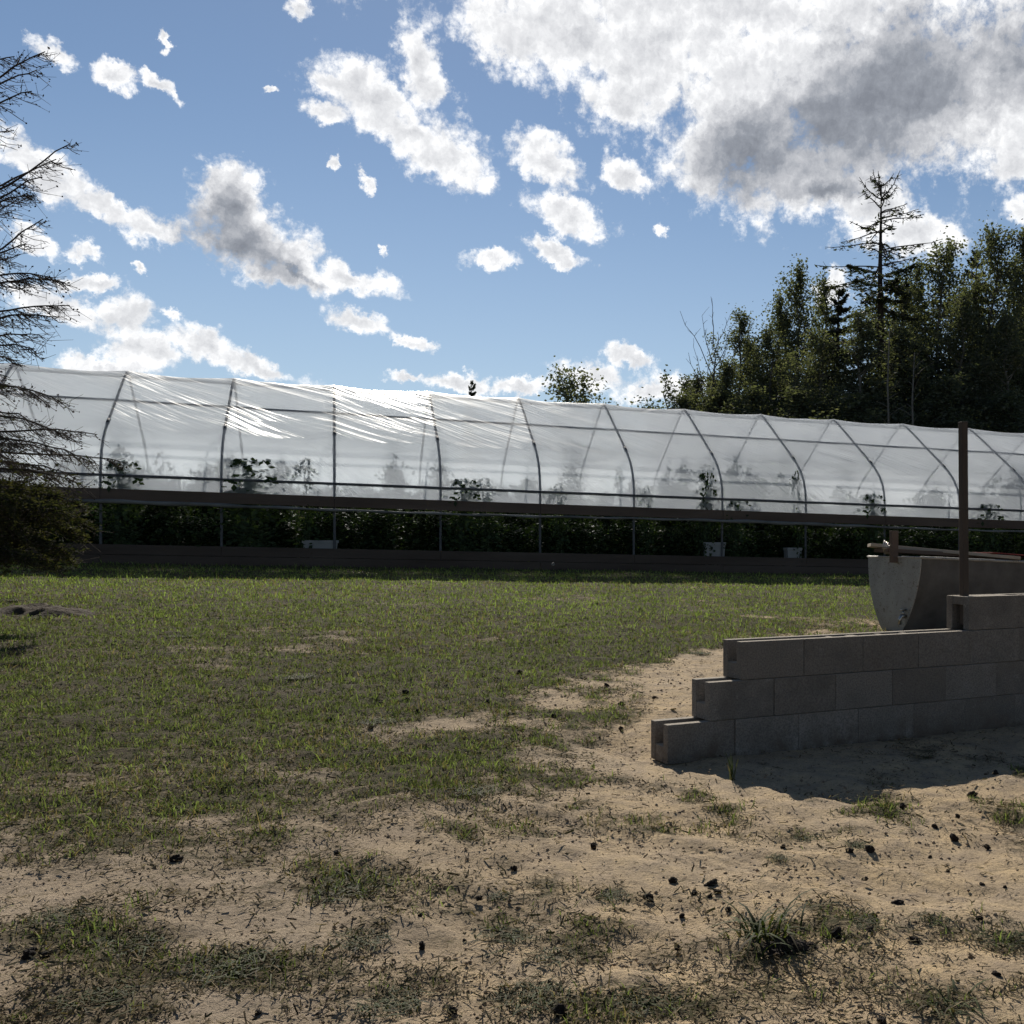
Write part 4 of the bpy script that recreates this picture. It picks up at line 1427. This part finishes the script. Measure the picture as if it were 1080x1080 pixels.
# ------------------------------------------------------------------ trees
def poplar(seed, H, Wd, leaves, name='poplar_tree', leaf='poplar_leaf', bark='bark_pale', lsize=.13, low=.12, limb=34):
    r = np.random.default_rng(seed)
    root = empty(name, (0, 0, 0))
    mb = MB()
    k = 12
    tr_ = [np.array([0, 0, -.2])]
    for i in range(1, k):
        tr_.append(np.array([r.normal(0, .05) * i * .4, r.normal(0, .05) * i * .4, H * i / (k - 1) * .985]))
    tr_ = np.array(tr_)
    mb.tube(tr_, np.linspace(.012 * H, .012, k), 8)
    pts = []; 
    for i in range(limb):
        f = low + (1 - low) * (i + r.random()) / limb
        j = min(int(f * (k - 1)), k - 2); b = tr_[j] + (tr_[j + 1] - tr_[j]) * (f * (k - 1) - j)
        az_ = r.random() * 6.28
        if r.random() < .12: continue
        env = Wd / 2 * (min(1, (1 - f) * 1.45) ** .85) * min(1, .45 + f * 2) * (.6 + .6 * r.random()) + .12
        el_ = .35 + .75 * f + r.normal(0, .15)
        L_ = env / max(.35, math.cos(el_))
        d = np.array([math.cos(az_) * math.cos(el_), math.sin(az_) * math.cos(el_), math.sin(el_)])
        P_ = [b]
        for m_ in range(1, 6):
            d2 = d + np.array([0, 0, .12 * m_ / 5]) + r.normal(0, .10, 3)
            P_.append(P_[-1] + d2 * L_ / 5)
        P_ = np.array(P_)
        mb.tube(P_, np.linspace(.004 * H * (1 - f * .6) + .006, .005, 6), 5, False)
        # twigs with leaf clumps
        nt = 9
        for q in range(nt):
            g = .25 + .75 * (q + r.random()) / nt
            jj = min(int(g * 5), 4); c = P_[jj] + (P_[jj + 1] - P_[jj]) * (g * 5 - jj)
            tw = r.normal(0, 1, 3); tw[2] = abs(tw[2]) * .7; tw /= np.linalg.norm(tw)
            tl_ = (.22 + .60 * r.random()) * (Wd / 3.2) * (1.15 - .62 * f)
            e = c + tw * tl_
            if q % 2 == 0: mb.tube([c, c + tw * tl_ * .5 + r.normal(0, .03, 3), e], [.006, .005, .003], 4, False)
            wgt = .3 + 1.4 * r.random()
            m = int(leaves / (limb * nt) * wgt * 1.9 * (1.18 - f) ** 1.25)
            pts.append(c + tw * (tl_ * (.2 + .95 * r.random((m, 1)))) + r.normal(0, .25 * (Wd / 3.2) * (1.1 - .55 * f), (m, 3)) * np.array([1, 1, 1.2]))
    # leader
    m = leaves // 70
    pts.append(tr_[-1] + r.normal(0, 1, (m, 3)) * np.array([.09, .09, .40]) + np.array([0, 0, -.25]))
    mb.build('trunk', M[bark], root, True)
    quads('crown', leaf_quads(np.concatenate(pts), lsize, r, 1.0, .75), M[leaf], root)
    return root


def spruce(seed, H, Wd, dead_from=.70, name='spruce_tree', nb=30):
    r = np.random.default_rng(seed)
    root = empty(name, (0, 0, 0))
    mb = MB(); bb = MB()
    mb.tube([(0, 0, -.2), (.03, 0, H * .4), (-.03, .02, H * .75), (.03, 0, H)], [.016 * H, .012 * H, .006 * H, .012], 8)
    Q = []
    for i in range(nb):
        f = .12 + .86 * i / (nb - 1)
        for w_ in range(r.integers(4, 7)):
            az_ = r.random() * 6.28
            L_ = Wd / 2 * (1 - f) ** .75 * (.7 + .5 * r.random()) + .12
            if f > dead_from: L_ = (.45 + 2.7 * ((1 - f) / (1 - dead_from)) ** .7) * (.45 + .75 * r.random())
            z0 = f * H + r.normal(0, .08)
            d = np.array([math.cos(az_), math.sin(az_), 0])
            up0 = .45 if f > .9 else (.10 if f > dead_from else -.10)
            P_ = []
            for m_ in range(7):
                g = m_ / 6
                P_.append(d * L_ * g + np.array([0, 0, z0 + L_ * (up0 * g - .40 * g * g * (1 if f < .93 else -.6) + .28 * g ** 3)]) + r.normal(0, .012, 3))
            P_ = np.array(P_)
            bb.tube(P_, np.linspace(.034 if f > dead_from else .03, .011, 7), 5, False)
            side = np.array([-d[1], d[0], 0])
            if f > dead_from:
                for m_ in range(14):
                    g = .25 + .75 * r.random(); c = P_[min(int(g * 6), 5)]
                    e = c + d * .22 * r.random() + side * r.normal(0, .16) + np.array([0, 0, r.normal(-.05, .10)])
                    bb.tube([c, (c + e) / 2 + r.normal(0, .01, 3), e], [.012, .010, .007], 4, False)
            dens_ = 1.0 if f < dead_from - .12 else (.7 if f < dead_from + .06 else .08)
            m = int(130 * L_ * dens_)
            if m:
                g = .15 + .85 * r.random(m) ** .8
                j = np.minimum((g * 6).astype(int), 5)
                c = P_[j] + (P_[j + 1] - P_[j]) * (g * 6 - j)[:, None]
                sp_ = r.normal(0, 1, m) * .26 * L_ * (1.05 - g)
                c = c + side * sp_[:, None] + np.array([0, 0, -1.0]) * (np.abs(sp_) * .35 + r.random(m) * .10)[:, None]
                Q.append(c)
    mb.build('trunk', M['bark_dark'], root, True)
    bb.build('branches', M['dead_wood'], root, True)
    quads('needles', leaf_quads(np.concatenate(Q), .20, r, .5, .35), M['spruce_needle'], root)
    return root


def bare_tree(seed, H, name='bare_tree'):
    r = np.random.default_rng(seed)
    root = empty(name, (0, 0, 0)); mb = MB(); bb = MB()
    mb.tube([(0, 0, -.2), (.05, 0, H * .35), (-.05, 0, H * .6), (.1, 0, H * .8)], [.07, .055, .04, .02], 6)
    for i in range(12):
        f = .5 + .32 * i / 11; az_ = r.random() * 6.28; L_ = H * (.16 + .2 * r.random())
        p = np.array([0, 0, f * H]); d = np.array([math.cos(az_) * .42, math.sin(az_) * .42, 1.0])
        P_ = [p]
        for m_ in range(5):
            P_.append(P_[-1] + (d + r.normal(0, .12, 3)) * L_ / 5)
        bb.tube(P_, np.linspace(.022, .007, 6), 5, False)
        for m_ in range(5):
            c = P_[r.integers(2, 6)]; e = c + np.array([r.normal(0, .22), r.normal(0, .22), .35 * r.random() + .1])
            bb.tube([c, (c + e) / 2 + r.normal(0, .02, 3), e], [.008, .007, .005], 4, False)
    mb.build('trunk', M['dead_wood'], root, True); bb.build('branches', M['dead_wood'], root, True)
    return root


def plant_tree(o, u, vtop, d, H0, label, group, cat='tree', wide=1.0, new=False, rz=0.0):
    H0 = max(v[2] for c_ in o.children for v in c_.bound_box)
    x = (u - PX) / F * d
    zg = g1(x, d)
    H = EYE + (PY - vtop) / F * d - zg
    k = H / H0
    loc = (x, d, zg)
    if 'poplar' in o.name and group == GT: wide *= 1.12
    if new:
        o.location = loc; o.rotation_euler = (0, 0, rz); o.scale = (wide * k ** .0, wide, k)
        tag(o, label, cat, group)
        return o
    return dup(o, loc, rz, (wide, wide, k), label, group, cat)


GT = 'trees of the wood behind the greenhouse'
pA = poplar(1, 12, 3.6, 22000, lsize=.105, limb=52); pB = poplar(2, 12, 3.2, 19000, limb=46, lsize=.105); pC = poplar(3, 12, 4.0, 25000, limb=58, lsize=.105)
pD = poplar(4, 9, 3.0, 15000, bark='bark_dark', lsize=.105, limb=46)
sp1 = spruce(5, 16, 5.4, .70)
sp2 = spruce(6, 12, 4.6, 1.1, nb=26)
plant_tree(pA, 843, 268, 47, 12, 'dark poplar with pointed double top left of the bare topped spruce', GT, new=True)
plant_tree(pB, 779, 320, 46, 12, 'slim pointed poplar near the left end of the wood', GT, new=True, wide=.85)
plant_tree(pC, 1047, 219, 46, 12, 'tallest leafy poplar near the right edge of the photo', GT, new=True)
plant_tree(pD, 738, 385, 45, 9, 'low bushy poplar at the left foot of the wood under the bare tree', GT, new=True, wide=.8)
plant_tree(sp1, 929, 180, 44, 16, 'tall spruce with bare dead top rising above the wood', GT, new=True)
plant_tree(sp2, 884, 304, 43, 12, 'dark spruce just left of the bare topped spruce', GT, new=True)
items = [(pB, 812, 338, 44, 12, 'poplar between the slim pointed poplar and the double topped one', .9, 2), (pD, 765, 372, 43, 9, 'short bushy poplar in front of the slim pointed poplar', .9, 1),
         (pA, 905, 318, 40, 12, 'bushy poplar standing in front of the bare topped spruce', .95, 3), (pC, 962, 262, 47, 12, 'poplar right behind the bare topped spruce', .9, 4),
         (pC, 992, 238, 46, 12, 'tall poplar midway between the bare topped spruce and the right edge', 1.1, 5), (pA, 1015, 300, 42, 12, 'lower poplar in front of the two tall right hand poplars', .95, 1),
         (pD, 955, 330, 40, 9, 'dense low poplar with pale stems right of the bare topped spruce', 1.2, 5), (pC, 1088, 226, 45, 12, 'tall poplar cut by the right edge of the photo', 1.0, 2),
         (sp2, 1030, 262, 50, 12, 'dark spruce half hidden behind the tallest leafy poplar', 1.0, 2), (sp2, 968, 300, 50, 12, 'dark spruce deep in the wood right of the bare topped spruce', 1.0, 1),
         (pC, 865, 335, 41, 12, 'bushy poplar in front of the double topped poplar', .85, 1), (sp2, 828, 330, 51, 12, 'dark spruce behind the left part of the wood', .9, 3),
         (pA, 1060, 320, 41, 12, 'low leafy poplar at the front near the right edge', .9, 4), (sp2, 1085, 280, 52, 12, 'dark spruce at the back by the right edge of the photo', 1.0, 0),
         (pA, 1140, 230, 46, 12, 'poplar just outside the right edge of the photo', 1.0, 0), (pC, 930, 300, 51, 12, 'leafy poplar deep behind the bare topped spruce', 1.0, 3),
         (pC, 756, 384, 47, 12, 'mid height poplar rising behind the leafless dead tree', .8, 1), (pA, 725, 392, 47, 12, 'low poplar at the far left shoulder of the wood', .9, 4), (pC, 795, 345, 49, 12, 'full poplar filling the wood behind the slim pointed poplar', .9, 2),
         (pD, 715, 408, 43, 9, 'lowest bushy poplar at the left foot of the wood', 1.1, 2), (pD, 765, 402, 42, 9, 'bushy low poplar in front of the leafless dead tree', 1.2, 5),
         (pA, 752, 395, 46, 12, 'small poplar behind the leafless dead tree', .7, 2), (pB, 868, 282, 49, 12, 'tall narrow poplar left of the bare topped spruce, behind', .9, 1),
         (pA, 1072, 262, 48, 12, 'poplar filling the gap by the right edge of the photo', .9, 5), (pC, 1022, 285, 47, 12, 'poplar in the dip between the two tall right hand poplars', .8, 4), (pA, 822, 300, 48, 12, 'poplar just behind the slim pointed poplar', .8, 3),
         (pB, 950, 290, 45, 12, 'poplar whose crown touches the bare topped spruce on the right', .9, 0),
         (pD, 790, 400, 41, 9, 'leafy bush like poplar low at the front left of the wood', 1.1, 2), (pD, 845, 400, 39, 9, 'leafy low poplar at the front of the wood, below the double topped poplar', 1.2, 4),
         (pD, 1000, 390, 39, 9, 'leafy low poplar at the front of the wood, right of the pale stems', 1.2, 0), (pD, 900, 405, 38, 9, 'lowest leafy poplar right behind the greenhouse roof, under the bare topped spruce', 1.2, 3), (pD, 1060, 405, 39, 9, 'lowest leafy poplar behind the greenhouse roof at the right edge', 1.2, 3)]
for (o, u, v, d, H0, lb, wd_, rz) in items:
    plant_tree(o, u, v, d, H0, lb, GT, wide=wd_, rz=rz)
bt = bare_tree(8, 10); plant_tree(bt, 752, 318, 43, 8.9, 'leafless dead tree with upright twigs at the left of the wood', GT, new=True)
ps_ = poplar(12, 7, 2.4, 1500, leaf='poplar_leaf_pale', lsize=.12, limb=22)
plant_tree(ps_, 700, 384, 44, 7, 'sparse pale leaved young tree at the left edge of the wood', GT, new=True)
pt = poplar(14, 8, 4.4, 8500, lsize=.14, limb=38)
plant_tree(pt, 606, 374, 46, 8, 'small lone airy tree showing above the middle of the greenhouse roof', 'lone trees beyond the greenhouse', new=True)
plant_tree(sp2, 497, 401, 60, 12, 'tiny conifer tip peeking over the greenhouse roof left of the lone tree', 'lone trees beyond the greenhouse', wide=.6)
# two slender pale stems standing at the front of the wood
for (u, vt, lb) in ((937, 345, 'slender pale bare stem at the front of the wood, left of a pair'), (963, 372, 'slender pale bare stem at the front of the wood, right of a pair')):
    d = 36.5; x = (u - PX) / F * d; zg = g1(x, d); H = EYE + (PY - vt) / F * d - zg
    root = empty('sapling', (x, d, zg))
    mb = MB(); mb.tube([(0, 0, -.1), (.04, 0, H * .4), (-.03, 0, H * .75), (.05, 0, H)], [.05, .042, .032, .012], 7)
    mb.build('trunk', M['bark_pale'], root, True)
    mb = MB()
    for i in range(14):
        f = .45 + .5 * i / 13; a_ = random.uniform(0, 6.28); L_ = random.uniform(.3, .8)
        mb.tube([(0, 0, f * H), (math.cos(a_) * L_ * .5, math.sin(a_) * L_ * .5, f * H + L_ * .35), (math.cos(a_) * L_, math.sin(a_) * L_, f * H + L_ * .6)], [.014, .01, .004], 4)
    mb.build('branches', M['bark_pale'], root, True)
    tag(root, lb, 'tree', GT)

# ------------------------------------------------------------------ conifer at the left edge
def left_conifer():
    r = np.random.default_rng(21)
    d0 = 9.0
    x0 = (-95 - PX) / F * d0; z0 = g1(x0, d0)
    root = empty('conifer_tree', (x0, d0, z0))
    tag(root, 'half bare conifer at the left edge with drooping twiggy branches', 'conifer')
    H = 7.5
    mb = MB(); mb.tube([(0, 0, -.2), (.02, 0, 2.5), (-.02, .02, 5), (0, 0, H)], [.13, .11, .08, .03], 10)
    mb.build('trunk', M['bark_dark'], root, True)
    bb = MB(); Q = []; buds = []
    px = d0 / F
    def branch(v_root, u_tip, v_tip, depth_off, arch=.1, dens_=1.0, needles=0.0, rad=.014):
        b = np.array([0.0, 0.0, EYE - (v_root - PY) * px - z0])
        dd = d0 + depth_off
        tip = np.array([(u_tip - PX) / F * dd - x0, depth_off, EYE - (v_tip - PY) / F * dd - z0])
        n = 14; P_ = []; wob = r.normal(0, .5)
        for i in range(n):
            g = i / (n - 1)
            p = b + (tip - b) * g
            p = p + np.array([0, 0, -arch * math.sin(PI * g) + .05 * math.sin(2 * PI * g + 2.6 + wob) * g]) + r.normal(0, .007, 3) * g
            P_.append(p)
        P_ = np.array(P_)
        bb.tube(P_, np.linspace(rad * 1.1, .0042, n), 6, False)
        L_ = np.linalg.norm(tip - b)
        ax = (tip - b) / L_
        side = np.cross(ax, [0, 0, 1.0]); side /= np.linalg.norm(side)
        for i in range(int(31 * dens_ * L_)):
            g = .15 + .85 * r.random(); j = min(int(g * (n - 1)), n - 2)
            c = P_[j] + (P_[j + 1] - P_[j]) * (g * (n - 1) - j)
            tl_ = (.10 + .34 * r.random()) * (1.15 - g * .75)
            sg = r.choice([-1, 1])
            dv = ax * (.75 + .3 * r.random()) + side * sg * (.2 + .7 * r.random()) + np.array([0, 0, r.normal(-.42, .22)])
            dv /= np.linalg.norm(dv)
            e1 = c + dv * tl_ * .5 - np.array([0, 0, .02]); e2 = e1 + (dv + np.array([0, 0, r.normal(.15, .25)])) * tl_ * .5
            bb.tube([c, e1, e2], [.0036, .0028, .0017], 4, False)
            for _ in range(3):
                g2 = .25 + .7 * r.random(); q = c + (e2 - c) * g2
                e3 = q + (dv * .5 + r.normal(0, .55, 3)) * (.03 + .09 * r.random())
                bb.tube([q, e3], [.0022, .0013], 3, False)
                if r.random() < .5: buds.append(e3)
            if r.random() < .6: buds.append(e2)
            if needles > 0:
                m = int(42 * needles * tl_ / .2)
                Q.append(c + (e2 - c) * r.random((m, 1)) + r.normal(0, .022, (m, 3)))
    # v at the trunk, tip, depth offset
    for a_ in [(110, 47, 56, .1, .10, 1.0, 0), (70, 15, 62, .5, .1, .7, 0), (150, 32, 95, -.3, .06, .8, 0), (100, 40, 75, .3, .1, .8, 0), (165, 10, 138, .2, .05, .5, 0),
               (215, 72, 158, .1, .12, 1.1, 0), (230, 42, 192, -.4, .02, 1.0, 0), (200, 60, 172, .5, .12, .8, 0), (262, 20, 212, .6, .1, .6, 0), (240, 30, 205, .0, .05, .8, 0),
               (285, 46, 236, .1, .10, .9, 0), (300, 30, 258, -.3, .05, .9, 0), (310, 20, 268, .4, .05, .7, 0), (325, 0, 282, .2, .02, .5, 0),
               (310, 55, 298, .2, -.10, 1.2, 0), (322, 70, 302, -.1, -.10, 1.2, 0), (345, 74, 328, .3, -.08, 1.2, 0), (352, 60, 338, -.5, -.06, 1.0, 0), (365, 42, 360, .3, -.07, 1.1, 0), (385, 20, 385, .1, -.05, 1.0, 0), (378, 36, 372, -.4, -.06, .9, 0), (395, 10, 400, .4, 0, .8, 0),
               (405, 66, 428, .1, -.10, 1.08, 0.037), (415, 48, 422, .6, -.1, 0.86, 0.025), (430, 80, 466, .0, -.08, 1.08, 0.03), (445, 104, 460, .3, .02, 1.01, 0.025), (450, 100, 492, -.2, -.08, 1.15, 0.037),
               (465, 132, 492, .5, -.02, 0.86, 0.062), (475, 72, 505, .2, -.08, 1.15, 0.075), (470, 60, 480, -.5, -.05, 1.01, 0.05), (490, 85, 515, -.1, -.08, 1.01, 0.087), (440, 40, 446, .3, -.06, 0.86, 0.037), (480, 45, 500, .6, -.08, 1.01, 0.075),
               (505, 90, 540, .1, -.10, 1.5, .9), (520, 70, 545, -.5, -.08, 1.5, 1.0), (530, 82, 565, .3, -.10, 1.6, 1.1), (545, 66, 585, 0, -.1, 1.6, 1.1), (550, 50, 575, .6, -.08, 1.5, 1.0), (560, 40, 598, -.3, -.06, 1.5, 1.0), (515, 40, 530, .3, -.05, 1.4, .8), (535, 25, 555, -.2, -.05, 1.4, 1.0), (570, 62, 600, .3, -.06, 1.4, .9), (500, 55, 520, .7, -.05, 1.4, .7),
               (540, 88, 552, .2, -.06, 1.4, 1.0), (560, 76, 590, .5, -.06, 1.4, 1.0)]:
        branch(*a_)
    for k in range(14):        # hidden side of the tree, so that it stands from elsewhere too
        v = 60 + k * 36
        branch(v, -330 + r.normal(0, 30), v + r.normal(0, 15), r.normal(0, .8), .05, .8, 0 if v < 400 else .5)
    bb.build('branches', M['twig'], root, True)
    bd = np.array(buds)
    quads('buds', leaf_quads(bd, .020, r, 1, .8), M['twig'], root)
    quads('needles', leaf_quads(np.concatenate(Q), .044, r, .7, .26), M['conifer_foliage'], root)


left_conifer()

# dandelion clock beside the greenhouse base
xx, yy = ground_at(583, 612)
root = empty('dandelion', (xx, yy, g1(xx, yy)))
tag(root, 'pale seed head on a thin stalk in front of the greenhouse base boards', 'dandelion')
mb = MB(); mb.tube([(0, 0, -.01), (.01, 0, .12), (.005, 0, .25)], [.004, .003, .003], 5); mb.build('stalk', M['stem_green'], root, True)
rr_ = np.random.default_rng(3); P_ = rr_.normal(size=(220, 3)); P_ /= np.linalg.norm(P_, axis=1, keepdims=True)
quads('seed_head', leaf_quads(P_ * .026 + np.array([.005, 0, .262]), .014, rr_), M['white_plastic'], root)
